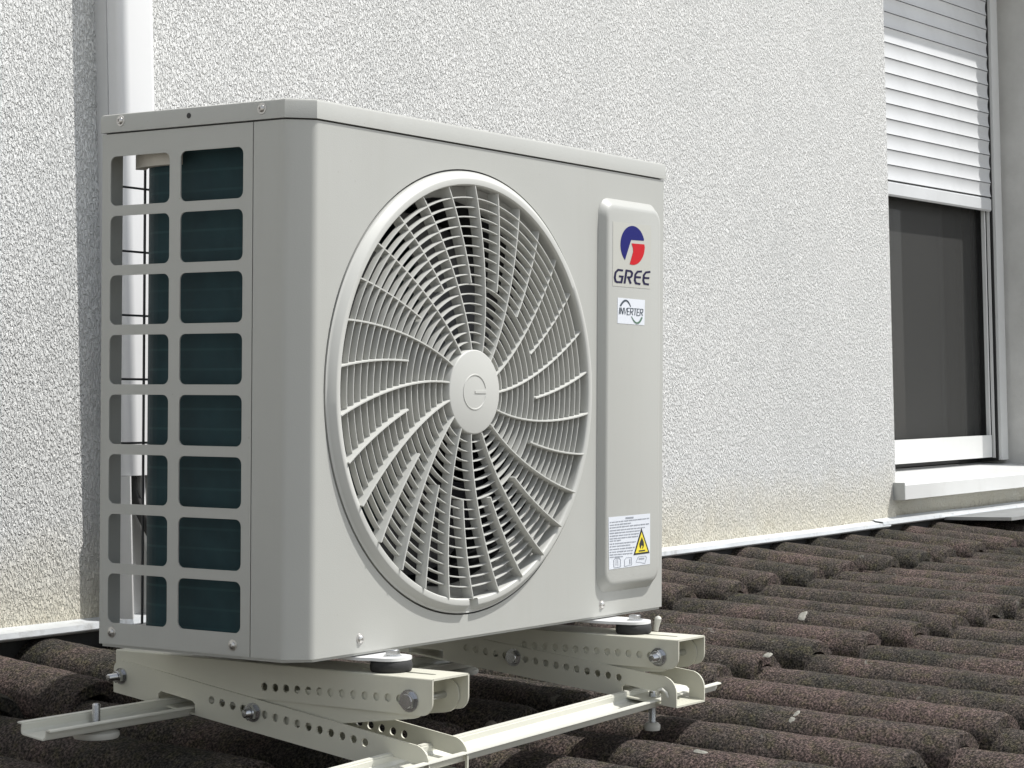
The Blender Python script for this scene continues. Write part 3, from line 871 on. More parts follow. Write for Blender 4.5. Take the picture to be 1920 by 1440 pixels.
# curtain hanging inside
cu = MB()
NXC, NZC = 90, 10
V, F = [], []
for j in range(NZC + 1):
    z = 0.10 + 1.38 * j / NZC
    for i in range(NXC + 1):
        t = i / NXC
        x = 3.0 + (0.99 - 0.12 * (j / NZC) ** 1.0) * t + 0.03
        y = YS + 0.18 + 0.018 * sin(t * 46 + 0.6 * sin(t * 9)) + 0.012 * sin(t * 19 + 1) * (1 - j / NZC * 0.4)
        V.append((x, y, z))
for j in range(NZC):
    for i in range(NXC):
        a = j * (NXC + 1) + i
        F.append((a, a + 1, a + NXC + 2, a + NXC + 1))
cu.add(V, F)
co = cu.build('curtain', M['curtain'], None, None, 70)
tag(co, 'grey curtain hanging in folds behind the dark window screen', 'curtain')

# --- trunking on the wall behind the unit
tr = link('cable_trunking', None)
tr.location = (0.545, YW, -0.03)
TS = Vector((-0.545, -YW, 0.03))
tag(tr, 'white plastic cable trunking running up the stucco wall behind the air conditioner', 'trunking')
m_ = MB()
prof = [(0.512, YW - 0.022), (0.512, YW - 0.036)]
for k in range(9):
    a = pi - (pi / 2) * k / 8
    prof.append((0.526 + 0.014 * cos(a), YW - 0.038 - 0.014 * sin(a)))
for k in range(9):
    a = pi / 2 - (pi / 2) * k / 8
    prof.append((0.567 + 0.014 * cos(a), YW - 0.038 - 0.014 * sin(a)))
prof += [(0.581, YW - 0.022)]
V = [(x, y, z) for z in (0.172, 3.2) for (x, y) in prof]
n = len(prof)
m_.add(V, [(i, (i + 1) % n, n + (i + 1) % n, n + i) for i in range(n)] + [tuple(range(n)), tuple(range(2 * n - 1, n - 1, -1))])
m_.build('cover', M['pvc'], tr, TS, 40)
m_ = MB()
for (x0, x1, y0, y1) in ((0.510, 0.583, YW - 0.003, YW - 0.0002), (0.510, 0.5128, YW - 0.0214, YW - 0.0032), (0.5802, 0.583, YW - 0.0214, YW - 0.0032)):
    m_.box(x0, x1, y0, y1, -0.03, 3.2)
m_.box(0.5105, 0.5130, YW - 0.050, YW - 0.0216, -0.03, 0.1715)
m_.build('base_channel', M['channel'], tr, TS)
pr = MB()
pr.tube([(0.535, YW - 0.020, 0.30), (0.537, YW - 0.022, 0.15), (0.553, YW - 0.05, 0.09), (0.59, YW - 0.10, 0.05), (0.64, YW - 0.20, 0.02), (0.70, YW - 0.36, 0.05), (0.735, 0.27, 0.09)], 0.011, 12)
po = pr.build('insulated_pipe', M['insul'], None, None, 60)
tag(po, 'black insulated refrigerant pipe curving from the trunking to the air conditioner', 'pipe')
pr = MB()
pr.tube([(0.566, YW - 0.014, 0.30), (0.566, YW - 0.015, 0.12), (0.585, YW - 0.022, 0.04), (0.60, YW - 0.030, -0.01)], 0.007, 12)
po = pr.build('drain_hose', M['pvc'], None, None, 60)
tag(po, 'thin white drain hose dropping from the trunking to the roof', 'hose')

# ================================================================== ROOF STAND AND UNIT (one shared, slightly tilted frame)
QM = Matrix(((0.9996804, -0.0227339, 0.0110580, 0), (0.0230306, 0.9993568, -0.0274870, 0), (-0.0104260, 0.0277328, 0.9995610, 0), (0, 0, 0, 1)))
W, D, H = 0.7361, 0.2804, 0.575
BASE = Vector((W / 2, D / 2, 0.0))
US = -BASE

ac = link('air_conditioner', None)
ac.matrix_world = QM @ Matrix.Translation(BASE)
tag(ac, 'grey-white outdoor air conditioner unit with round fan grille on a roof stand', 'air conditioner')

# side panel with 2 x 8 rounded openings
holes = []
for k in range(8):
    zt_ = 0.529 - 0.06457 * k
    for (ya, yb) in ((0.1815, 0.268), (0.0785, 0.166)):
        holes.append(rrect(-yb, -ya, zt_ - 0.0535, zt_, 0.0075))
m_ = MB()
m_.plate([(-D, 0.0), (-0.0656, 0.0), (-0.0656, 0.5535), (-D, 0.5535)], holes, -0.0016, 0.0, SIDE)
m_.box(0.0016, 0.0300, D - 0.0016, D, 0.0, 0.5535)
for h in holes:          # each opening has a rolled-in lip
    V = [(u, v, 0) for (u, v) in h] + [(u, v, -0.0062) for (u, v) in h]
    n = len(h)
m_.build('side_panel', M['casing'], ac, US)

# front panel: face with fan opening, folded corner, return to the seam
FCX, FCZ, FSX = 0.2985, 0.276, 1.04
m_ = MB()
m_.plate([(0.030, 0.0), (W, 0.0), (W, 0.5535), (0.030, 0.5535)], [[(FCX + (x - FCX) * FSX, z) for x, z in circle(FCX, FCZ, 0.2513, 128)]], -0.0012, 0.0, FRONT)
prof = [(0.0, 0.0644), (0.0, 0.030)]
def fillet(p0, p1, p2, rad, n):
    p0, p1, p2 = Vector(p0), Vector(p1), Vector(p2)
    a = (p0 - p1).normalized()
    b = (p2 - p1).normalized()
    out = []
    for k in range(n + 1):
        t = k / n
        q = (1 - t) ** 2 * (p1 + a * rad) + 2 * t * (1 - t) * p1 + t * t * (p1 + b * rad)
        out.append((q.x, q.y))
    return out
cc = 0.0222
prof = [(0.0, 0.0644)] + fillet((0, .06), (0, cc), (cc, 0), 0.005, 5) + fillet((0, cc), (cc, 0), (.06, 0), 0.005, 5) + [(0.030, 0.0)]
V = []
for z in (0.0, 0.5535):
    V += [(x, y, z) for (x, y) in prof]
n = len(prof)
m_.add(V, [(i, i + 1, n + i + 1, n + i) for i in range(n - 1)])
# bottom return flange
m_.box(0.030, W, 0.0012, 0.012, -0.0002, 0.0012)
m_.build('front_panel', M['casing'], ac, US, 28)

# dark seam strip behind the joint
m_ = MB()
m_.box(0.002, 0.004, 0.058, 0.072, 0.004, 0.552)
m_.build('seam_backing', M['dark'], ac, US)

# right side, back (compressor half), base pan
m_ = MB()
m_.box(W - 0.0014, W, 0.0013, D, 0.0, 0.5535)
m_.box(0.50, W - 0.0015, D - 0.0014, D, 0.0, 0.5535)
m_.build('rear_panel', M['casing'], ac, US)
m_ = MB()
CH = [(0.0026, D - 0.0025), (0.0026, 0.0255), (0.0255, 0.0026), (W - 0.002, 0.0026), (W - 0.002, D - 0.0025)]
m_.plate(CH, [], -0.003, 0.016)
m_.build('base_pan', M['casing'], ac, US)
m_ = MB()
m_.box(0.552, 0.555, 0.02, D - 0.005, 0.017, 0.55)
m_.build('partition', M['dark'], ac, US)  # dark colour stands in for the shade inside the fan compartment

# lid with folded skirt and chamfered corner
lo = 0.0018
outl = [(-lo, D + 0.001), (-lo, cc - 0.0005), (cc - 0.0005, -lo), (W + lo, -lo), (W + lo, D + 0.001)]
m_ = MB()
zt0, zt1 = 0.5552, H
rr_ = 0.003
inner = [(0.0016, D - 0.0014), (0.0016, cc + 0.0012), (cc + 0.0012, 0.0016), (W - 0.0016, 0.0016), (W - 0.0016, D - 0.0014)]
top_in = [(-lo + rr_, D - 0.0015), (-lo + rr_, cc + 0.0008), (cc + 0.0008, -lo + rr_), (W + lo - rr_, -lo + rr_), (W + lo - rr_, D - .0015)]
mid_in = [tuple(Vector(a).lerp(Vector(b), 0.32)) for a, b in zip(outl, top_in)]
loops = [[(x, y, zt0) for x, y in inner], [(x, y, zt0) for x, y in outl], [(x, y, zt1 - rr_) for x, y in outl], [(x, y, zt1 - rr_ * 0.32) for x, y in mid_in], [(x, y, zt1) for x, y in top_in]]
V = [q for lp in loops for q in lp]
F = []
for k in range(4):
    for i in range(5):
        j = (i + 1) % 5
        F.append((k * 5 + i, k * 5 + j, (k + 1) * 5 + j, (k + 1) * 5 + i))
F.append(tuple(20 + i for i in range(5)))
F.append((4, 3, 2, 1, 0))
m_.add(V, F)
lid = m_.build('top_lid', M['casing'], ac, US, 35)
m_ = MB()
m_.plate(circle(-0.1529, 0.5658, 0.0030, 16), [], lo + 0.0001, lo + 0.0003, SIDE)
m_.build('screw_hole', M['ink_black'], lid, US)
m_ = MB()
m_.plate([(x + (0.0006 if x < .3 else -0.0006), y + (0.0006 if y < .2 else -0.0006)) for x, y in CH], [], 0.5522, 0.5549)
m_.build('lid_shadow_gap', M['dark'], lid, US)

# screws
def add_screw(mat, parent=ac):
    s_ = MB()
    screw_mesh(s_, mat)
    return s_.build('screw', M['screw'], parent, US)
for (y, z, o) in ((0.2519, 0.5671, lo), (0.0522, 0.5663, lo), (0.2617, 0.0133, 0), (0.0886, 0.0110, 0)):
    add_screw(SIDE @ Matrix.Translation((-y, z, o)))
for (x, z) in ((0.1009, 0.0144), (0.5874, 0.0137)):
    add_screw(FRONT @ Matrix.Translation((x, z, 0)))

# embossed cover strip on the right of the front
def rr_loop(x0, x1, z0, z1, r_, h):
    return [(x, z, h) for (x, z) in rrect(x0, x1, z0, z1, r_, 8)]
loops = [rr_loop(0.5745, 0.7195, 0.0285, 0.5195, 0.0215, 0.0002),
         rr_loop(0.5757, 0.7183, 0.0300, 0.5180, 0.0205, 0.0012),
         rr_loop(0.5800, 0.7135, 0.0362, 0.5120, 0.0180, 0.0078),
         rr_loop(0.5822, 0.7110, 0.0390, 0.5092, 0.0168, 0.0095),
         rr_loop(0.5850, 0.7080, 0.0425, 0.5060, 0.0150, 0.0100)]
V = [q for lp in loops for q in lp]
n = len(loops[0])
F = []
for k in range(4):
    for i in range(n):
        F.append((k * n + i, k * n + (i + 1) % n, (k + 1) * n + (i + 1) % n, (k + 1) * n + i))
F.append(tuple(4 * n + i for i in range(n)))
m_ = MB()
m_.add(V, F, FRONT)
m_.build('embossed_panel', M['casing'], ac, US, 30)

# ---- fan grille
FM = FRONT @ Matrix.Translation((FCX, FCZ, 0)) @ Matrix.Diagonal((FSX, 1, 1, 1))
fg = link('fan_grille', None, ac)
def notch(a, r_, h):
    d = math.degrees(abs((a + pi / 2 + pi) % (2 * pi) - pi))
    if d < 1.15 and r_ > 0.2340 and h > 0.001:
        return 0.0005
    return h
ringp = [(0.2325, -0.022), (0.2325, 0.0042), (0.2330, 0.0068), (0.2342, 0.0080), (0.2395, 0.0084), (0.2412, 0.0079), (0.2462, 0.0022), (0.2476, 0.0012), (0.2492, 0.0008), (0.2492, -0.012)]
m_ = MB()
m_.lathe(ringp, 360, FM, mod=notch)
m_.build('ring', M['grille'], fg, US, 40)
m_ = MB()
m_.lathe([(0.2488, -0.004), (0.2514, -0.004), (0.2528, -0.003), (0.2528, -0.0014)], 128, FM)
m_.build('ring_gap', M['ink_black'], fg, US)
m_ = MB()
m_.lathe([(0.0001, 0.0080), (0.0462, 0.0080), (0.0472, 0.0077), (0.0478, 0.0068), (0.0488, -0.007), (0.0460, -0.007), (0.0001, -0.007)], 96, FM)
hub = m_.build('hub', M['grille'], fg, US, 40)
m_ = MB()
for (a0, a1) in ((15, 345),):
    N = 48
    V, F = [], []
    for k in range(N + 1):
        a = radians(a0 + (a1 - a0) * k / N)
        for (r_, h) in ((0.0222, 0.0080), (0.0218, 0.0086), (0.0206, 0.0086), (0.0202, 0.0080)):
            V.append((r_ * cos(a), r_ * 0.92 * sin(a), h))
    for k in range(N):
        for i in range(3):
            F.append((k * 4 + i, k * 4 + i + 1, (k + 1) * 4 + i + 1, (k + 1) * 4 + i))
    m_.add(V, F, FM)
m_.plate([(0.0, -0.0014), (0.0215, -0.0014), (0.0215, 0.0014), (0.0, 0.0014)], [], 0.0080, 0.0087, FM)
m_.build('emblem', M['grille'], hub, US, 40)

SL0, SLS = 0.2196, 0.01086
for k in range(16):
    rk = SL0 - SLS * k
    m_ = MB()
    t = 0.0008
    m_.lathe([(rk - t * 0.8, -0.0030), (rk - t * 1.0, 0.0036), (rk - t * 0.6, 0.0046), (rk + t * 0.6, 0.0046), (rk + t * 1.0, 0.0036), (rk + t * 0.8, -0.0030)], 180, FM, closed=True)
    m_.build('ring_slat', M['grille'], fg, US, 50)
RAD = [0.0484, 0.0837, 0.1135, 0.1407, 0.1747, 0.2037, 0.2350]
DTH = [-21.2, -15.0, -11.3, -8.6, -5.8, -3.0, 0.0]
def dth(r_):
    for i in range(6):
        if r_ <= RAD[i + 1]:
            t = (r_ - RAD[i]) / (RAD[i + 1] - RAD[i])
            return DTH[i] + t * (DTH[i + 1] - DTH[i])
    return 0.0
# smooth the measured sweep with a quadratic through three of the points
def sweep(r_):
    t = (0.2318 - r_) / (0.2318 - 0.0494)
    return -(14.0 * t + 4.4 * t * t * t)
def rib_mesh(r_in):
    N = 26
    V, F = [], []
    for k in range(N + 1):
        r_ = r_in + (0.2338 - r_in) * k / N
        a = radians(sweep(r_))
        a2 = radians(sweep(r_ + 0.001))
        tx, ty = (r_ + 0.001) * cos(a2) - r_ * cos(a), (r_ + 0.001) * sin(a2) - r_ * sin(a)
        l_ = sqrt(tx * tx + ty * ty)
        nx, ny = -ty / l_, tx / l_
        x, y = r_ * cos(a), r_ * sin(a)
        front = 0.0074
        for (s_, h) in ((-0.0014, -0.0065), (-0.0012, front - 0.001), (-0.0007, front), (0.0007, front), (0.0012, front - 0.001), (0.0014, -0.0065)):
            V.append((x + nx * s_, y + ny * s_, h))
    for k in range(N):
        for i in range(6):
            j = (i + 1) % 6
            F.append((k * 6 + i, k * 6 + j, (k + 1) * 6 + j, (k + 1) * 6 + i))
    F.append(tuple(range(6)))
    F.append(tuple(N * 6 + i for i in range(6)))
    mb = MB()
    mb.add(V, F)
    return mb.mesh('rib', M['grille'], 40)
rl, rs = rib_mesh(0.0478), rib_mesh(0.1230)
for k in range(30):
    o = link('rib', rl if k % 2 else rs, fg)
    o.matrix_local = Matrix.Translation(US) @ FM @ Matrix.Rotation(radians(6 + 12 * k), 4, 'Z')

# ---- fan behind it
fan = link('fan', None, ac)
m_ = MB()
m_.lathe([(0.0001, -0.035), (0.030, -0.036), (0.042, -0.042), (0.046, -0.055), (0.046, -0.10), (0.0001, -0.10)], 40, FM)
m_.build('fan_hub', M['blade'], fan, US, 40)
for b in range(3):
    m_ = MB()
    V, F = [], []
    NA, NR = 14, 8
    for i in range(NA + 1):
        for j in range(NR + 1):
            t = j / NR
            r_ = 0.044 + 0.166 * t
            a = radians(120 * b + 20 + (i / NA - 0.5) * (52 + 38 * t) + 26 * t)
            h = -0.045 - 0.055 * (i / NA) - 0.01 * t
            V.append((r_ * cos(a), r_ * sin(a), h))
    for i in range(NA):
        for j in range(NR):
            q = i * (NR + 1) + j
            F.append((q, q + 1, q + NR + 2, q + NR + 1))
    m_.add(V, F, FM)
    m_.build('blade', M['blade'], fan, US, 60)
m_ = MB()
m_.lathe([(0.2320, -0.006), (0.2260, -0.022), (0.2215, -0.028), (0.2215, -0.040), (0.2235, -0.040), (0.2250, -0.03), (0.2322, -0.010)], 96, FM)
m_.build('shroud', M['shroud'], ac, US, 40)
m_ = MB()
m_.lathe([(0.2216, -0.0405), (0.2216, -0.110), (0.2240, -0.110), (0.2240, -0.0405)], 96, FM, closed=True)
m_.build('fan_duct', M['dark'], ac, US, 40)  # deep part of the shroud, coloured dark in place of shade

# ---- coil (L-shaped heat exchanger) with foam strip, wire guard at the back
def coil_path(o, y0=0.008, xe=0.535):
    x, yb, R_ = 0.0225 + o, 0.2605 - o, 0.049 - o
    pts = [(x, y0)]
    for k in range(11):
        a = pi - (pi / 2) * k / 10
        pts.append((x + R_ + R_ * cos(a), yb - R_ + R_ * sin(a)))
    pts.append((xe, yb))
    return pts
def wall_of(pa, pb, z0, z1):
    n = len(pa)
    V = [(x, y, z) for z in (z0, z1) for (x, y) in pa] + [(x, y, z) for z in (z0, z1) for (x, y) in pb]
    F = []
    for i in range(n - 1):
        F += [(i, i + 1, n + i + 1, n + i), (2 * n + i, 3 * n + i, 3 * n + i + 1, 2 * n + i + 1), (n + i, n + i + 1, 3 * n + i + 1, 3 * n + i), (i, 2 * n + i, 2 * n + i + 1, i + 1)]
    F += [(0, n, 3 * n, 2 * n), (n - 1, 3 * n - 1, 4 * n - 1, 2 * n - 1)]
    mb = MB()
    mb.add(V, F)
    return mb
wall_of(coil_path(0), coil_path(0.02), 0.017, 0.551).build('coil', M['coil'], ac, US, 40)
pa = [(0.0135, 0.183), (0.0135, 0.212), (0.0165, 0.231), (0.0225, 0.246), (0.0300, 0.258), (0.0360, 0.2655)]
pb = [(0.0220, 0.183), (0.0220, 0.212), (0.0250, 0.228), (0.0310, 0.241), (0.0390, 0.251), (0.0450, 0.2585)]
wall_of(pa, pb, 0.5180, 0.5505).build('foam_strip', M['foam'], ac, US, 40)
wg = link('wire_guard', None, ac)
for k in range(7):
    m_ = MB()
    z = 0.5010 - 0.0710 * k
    m_.tube([(0.010, 0.2885, z), (0.52, 0.2885, z)], 0.0013, 8)
    m_.build('wire', M['wire'], wg, US)
for x in (0.0728, 0.19, 0.31, 0.43):
    m_ = MB()
    m_.tube([(x, 0.2862, 0.012), (x, 0.2862, 0.545)], 0.0016, 8)
    m_.build('wire', M['wire'], wg, US)

# ---- labels (flat print)
def flatpoly(mb, poly, h):
    mb.plate([(a, b) for a, b in poly], [], h - 0.00012, h, FRONT)
def strip(mb, LR, h):
    L_, R_ = LR
    n = len(L_)
    V = [(a, b, h) for a, b in L_] + [(a, b, h) for a, b in R_]
    mb.add(V, [(i, i + 1, n + i + 1, n + i) for i in range(n - 1)], FRONT)
lab = MB(); flatpoly(lab, ART['logo_label'], 0.0103)
logo = lab.build('logo_label', M['sticker_clear'], ac, US)
lab = MB(); flatpoly(lab, ART['blue'], 0.0106); lab.build('emblem', M['ink_blue'], logo, US)
lab = MB(); flatpoly(lab, ART['red'], 0.0106); lab.build('emblem', M['ink_red'], logo, US)
lab = MB()
for s_ in ART['gree']:
    strip(lab, s_, 0.0106)
lab.build('lettering', M['ink_navy'], logo, US, 0)
lab = MB(); flatpoly(lab, ART['inv_label'], 0.0103)
il = lab.build('white_label', M['sticker_white'], ac, US)
il['label'] = 'small white label reading INVERTER'
lab = MB()
for k, s_ in enumerate(ART['inverter']):
    strip(lab, s_, 0.0106 + 0.00001 * (k % 3))
lab.build('lettering', M['ink_dark'], il, US, 0)
lab = MB(); strip(lab, ART['arc_top'], 0.0107); lab.build('arc', M['ink_dark'], il, US, 0)
lab = MB(); strip(lab, ART['arc_bot'], 0.0107); lab.build('arc', M['ink_green'], il, US, 0)
lab = MB(); flatpoly(lab, ART['warn_label'], 0.0103)
wl = lab.build('white_label', M['sticker_white'], ac, US)
wl['label'] = 'white warning label with yellow flame triangle'
lab = MB()
for q in ART['text']:
    flatpoly(lab, q, 0.0106)
lab.build('printed_text', M['ink_grey'], wl, US, 0)
lab = MB(); flatpoly(lab, ART['tri_out'], 0.0106); lab.build('warning_triangle', M['ink_black'], wl, US)
lab = MB(); flatpoly(lab, ART['tri_in'], 0.0108); lab.build('warning_triangle', M['ink_yellow'], wl, US)
lab = MB(); flatpoly(lab, ART['flame'], 0.0110); flatpoly(lab, ART['flamebar'], 0.0110); lab.build('flame_symbol', M['ink_black'], wl, US)
lab = MB()
for s_ in ART['icons']:
    strip(lab, s_, 0.0106)
lab.build('pictogram', M['ink_grey'], wl, US, 0)

# ---- feet of the unit: pressed foot, bolt, rubber pad
def foot(cx_, cy_):
    ft = link('foot', None, ac)
    m_ = MB()
    outl_ = [(cx_ - 0.030, 0.10), (cx_ - 0.030, cy_ + 0.016), (cx_ - 0.0245, cy_ + 0.006)]
    for k in range(9):
        a = pi + pi * k / 8
        outl_.append((cx_ + 0.0 + 0.024 * cos(a) , cy_ - 0.004 + 0.018 * sin(a)))
    outl_ += [(cx_ + 0.0245, cy_ + 0.006), (cx_ + 0.030, cy_ + 0.016), (cx_ + 0.030, 0.10)]
    m_.plate(outl_, [], -0.0075, -0.0042)
    m_.build('foot_plate', M['pvc'], ft, US, 30)
    m_ = MB()
    bolt_mesh(m_, Matrix.Translation((cx_, cy_ - 0.004, -0.0042)), 'head', 0.0078)
    m_.build('bolt', M['zinc'], ft, US, 30)
    m_ = MB()
    prof_ = [(0.0001, -0.0077), (0.0225, -0.0077), (0.0240, -0.0095), (0.0250, -0.0135), (0.0240, -0.0185), (0.0228, -0.0199), (0.0001, -0.0199)]
    m_.lathe(prof_, 40, Matrix.Translation((cx_, cy_ - 0.002, 0)) @ Matrix.Diagonal((1.0, 0.86, 1, 1)))
    m_.build('rubber_pad', M['rubber'], ft, US, 40)
    return ft
foot(0.124, -0.022)
f2 = foot(0.598, -0.038)
m_ = MB()
m_.tube([(0.632, -0.052, -0.0190), (0.633, -0.053, -0.011), (0.634, -0.054, -0.0045)], [0.0030, 0.0034, 0.0044], 12)
m_.lathe([(0.0001, 0.0042), (0.0035, 0.0028), (0.0050, 0.0)], 12, Matrix.Translation((0.634, -0.054, -0.0045)) @ Matrix.Diagonal((0.88, 0.88, 1, 1)))
m_.build('pad_tab', M['rubber_pale'], f2, US, 60)

# ---- roof stand
st = link('roof_stand', None)
SB = Vector((0.33, 0.12, -0.11))
st.matrix_world = QM @ Matrix.Translation(SB)
SS = -SB
tag(st, 'cream painted folding steel roof stand under the air conditioner', 'stand')
TH = 0.0022

def flange(mb, outline, hole_list, x, t=TH, extra=()):
    """plate in the y-z plane, thickness in +x from x"""
    mt = frame((0, -1, 0), (0, 0, 1), (-1, 0, 0), (x, 0, 0))
    hs = [circle(-y, z, r_, 16) for (y, z, r_) in hole_list]
    mb.plate([(-y, z) for (y, z) in outline], hs + list(extra), -t, 0.0, mt)

def corner(y, z, dy, dz, r_, n=6):
    """rounded corner points around (y,z), from the side (dy,0) to (0,dz)"""
    out = []
    for k in range(n + 1):
        a = (pi / 2) * k / n
        out.append((y + dy * r_ * (1 - sin(a)), z + dz * r_ * (1 - cos(a))))
    return out

def upper_beam(x0, yf, yr, zt_, hgt, hole_y0, hz0, hz1, width=0.066):
    zb_ = zt_ - hgt
    ol = [(yr, zt_ - 0.001), (yf, zt_ - 0.001)]
    for k in range(7):
        a = (pi / 2) * k / 6
        rr2 = 0.014
        ol.append((yf + rr2 * (1 - cos(a)), zb_ + rr2 * (1 - sin(a))))
    for k in range(7):
        a = (pi / 2) * k / 6
        rr2 = 0.012
        ol.append((yr - rr2 * (1 - sin(a)), zb_ + rr2 * (1 - cos(a))))
    hl = [(hole_y0 - 0.01525 * k, hz0 + (hz1 - hz0) * k / 12, 0.0044) for k in range(13)]
    m_ = MB()
    flange(m_, ol, hl, x0)
    flange(m_, ol, hl, x0 + width - TH)
    # web with slot, soft folded edges
    slot = rrect(x0 + width / 2 - 0.0035, x0 + width / 2 + 0.0035, yf + 0.020, yf + 0.115, 0.0034, 4)
    m_.plate([(x0 + 0.0018, yf), (x0 + width - 0.0018, yf), (x0 + width - 0.0018, yr), (x0 + 0.0018, yr)], [slot], zt_ - TH + 0.0002, zt_ + 0.0002)
    for s_, xx in ((0, x0), (1, x0 + width)):
        V = []
        for y in (yf, yr):
            for k in range(5):
                a = (pi / 2) * k / 4
                dx = 0.0018 * (1 - cos(a))
                V.append((xx + dx if s_ == 0 else xx - dx, y, zt_ - 0.0018 + 0.002 * sin(a)))
        m_.add(V, [(k, k + 1, 5 + k + 1, 5 + k) for k in range(4)])
    return m_.build('upper_beam', M['bracket'], st, SS, 30)

def lower_beam(x0, yr, zbr, yf, zbf, hgt, first, last, nh, notches, width=0.071):
    """U channel, base down, from rear (yr, zbr) to front (yf, zbf) along its bottom"""
    def B(y):
        return zbr + (zbf - zbr) * (y - yr) / (yf - yr)
    ol = [(yf, B(yf)), (yr, B(yr)), ]
    for k in range(7):
        a = (pi / 2) * k / 6
        ol.append((yr - 0.012 * (1 - cos(a)), B(yr) + hgt - 0.012 * (1 - sin(a))))
    for k in range(7):
        a = (pi / 2) * k / 6
        ol.append((yf + 0.020 * (1 - sin(a)), B(yf) + hgt - 0.020 * (1 - cos(a))))
    hl = [(first[0] + (last[0] - first[0]) * k / (nh - 1), first[1] + (last[1] - first[1]) * k / (nh - 1), 0.0044) for k in range(nh)]
    m_ = MB()
    nts = [[(-q[0], q[1]) for q in ((ya - 0.001, B(ya) + 0.0015), (yb, B(yb) + 0.0015), (yb, B(yb) + 0.0125), (yb - 0.004, B(yb) + 0.0155), (ya + 0.003, B(ya) + 0.0155), (ya - 0.001, B(ya) + 0.0125))] for ya, yb in notches]
    flange(m_, ol, hl, x0, extra=nts)
    flange(m_, ol, hl, x0 + width - TH, extra=nts)
    V = []
    for y in (yf, yr):
        for (x, dz) in ((x0 + 0.001, 0.0001), (x0 + width - 0.001, 0.0001), (x0 + width - 0.001, TH), (x0 + 0.001, TH)):
            V.append((x, y, B(y) + dz - 0.0003))
    m_.add(V, [(0, 1, 5, 4), (1, 2, 6, 5), (2, 3, 7, 6), (3, 0, 4, 7), (0, 3, 2, 1), (4, 5, 6, 7)])
    return m_.build('lower_beam', M['bracket'], st, SS, 30), B

def link_arm(x0, p0, p1, r_, width):
    d = Vector((p1[0] - p0[0], p1[1] - p0[1]))
    a0 = atan2(d.y, d.x)
    ol = []
    for k in range(13):
        a = a0 + pi / 2 + pi * k / 12
        ol.append((p0[0] + r_ * cos(a), p0[1] + r_ * sin(a)))
    for k in range(13):
        a = a0 - pi / 2 + pi * k / 12
        ol.append((p1[0] + r_ * cos(a), p1[1] + r_ * sin(a)))
    m_ = MB()
    flange(m_, ol, [], x0)
    flange(m_, ol, [], x0 + width - TH)
    return m_.build('link_arm', M['bracket'], st, SS, 30)

def side_bolt(x, y, z, kind, stud=0.012, r_=0.0085):
    m_ = MB()
    bolt_mesh(m_, frame((0, -1, 0), (0, 0, 1), (-1, 0, 0), (x, y, z)), kind, r_, stud)
    return m_.build('bolt' if kind == 'head' else 'nut', M['zinc'], st, SS, 30)
def rod(x0, x1, y, z, r_=0.004):
    m_ = MB()
    m_.tube([(x0, y, z), (x1, y, z)], r_, 12)
    return m_.build('bolt_shank', M['zinc'], st, SS, 40)

# left bracket
XL = 0.0935
upper_beam(XL, -0.100, 0.346, -0.0200, 0.0385, 0.125, -0.0450, -0.0430)
lb, BL = lower_beam(XL - 0.0026, 0.347, -0.068, -0.098, -0.1252, 0.0370, (0.1985, -0.0652), (-0.015, -0.0920), 15, ((0.224, 0.278), (-0.094, -0.044)))
link_arm(XL + 0.0030, (-0.071, -0.0440), (0.138, -0.0730), 0.0190, 0.060)
side_bolt(XL - 0.0001, -0.071, -0.0440, 'head', r_=0.0095)
rod(XL, XL + 0.064, -0.071, -0.0440)
side_bolt(XL - 0.0027, 0.138, -0.0735, 'nut', 0.014)
side_bolt(XL - 0.0027, 0.335, -0.0490, 'nut', 0.020, 0.0075)
# right bracket
XR = 0.5635
upper_beam(XR, -0.123, 0.323, -0.0200, 0.0360, 0.099, -0.0405, -0.0410)
rb, BR = lower_beam(XR - 0.0026, 0.324, -0.0590, -0.122, -0.1012, 0.0370, (0.1865, -0.0500), (-0.041, -0.0705), 16, ((0.224, 0.278), (-0.100, -0.046)))
link_arm(XR + 0.0030, (-0.096, -0.0420), (0.113, -0.0570), 0.0180, 0.060)
side_bolt(XR - 0.0001, -0.096, -0.0420, 'nut', 0.016, 0.0090)
rod(XR, XR + 0.064, -0.096, -0.0420)
side_bolt(XR - 0.0027, 0.113, -0.0570, 'head', r_=0.0090)

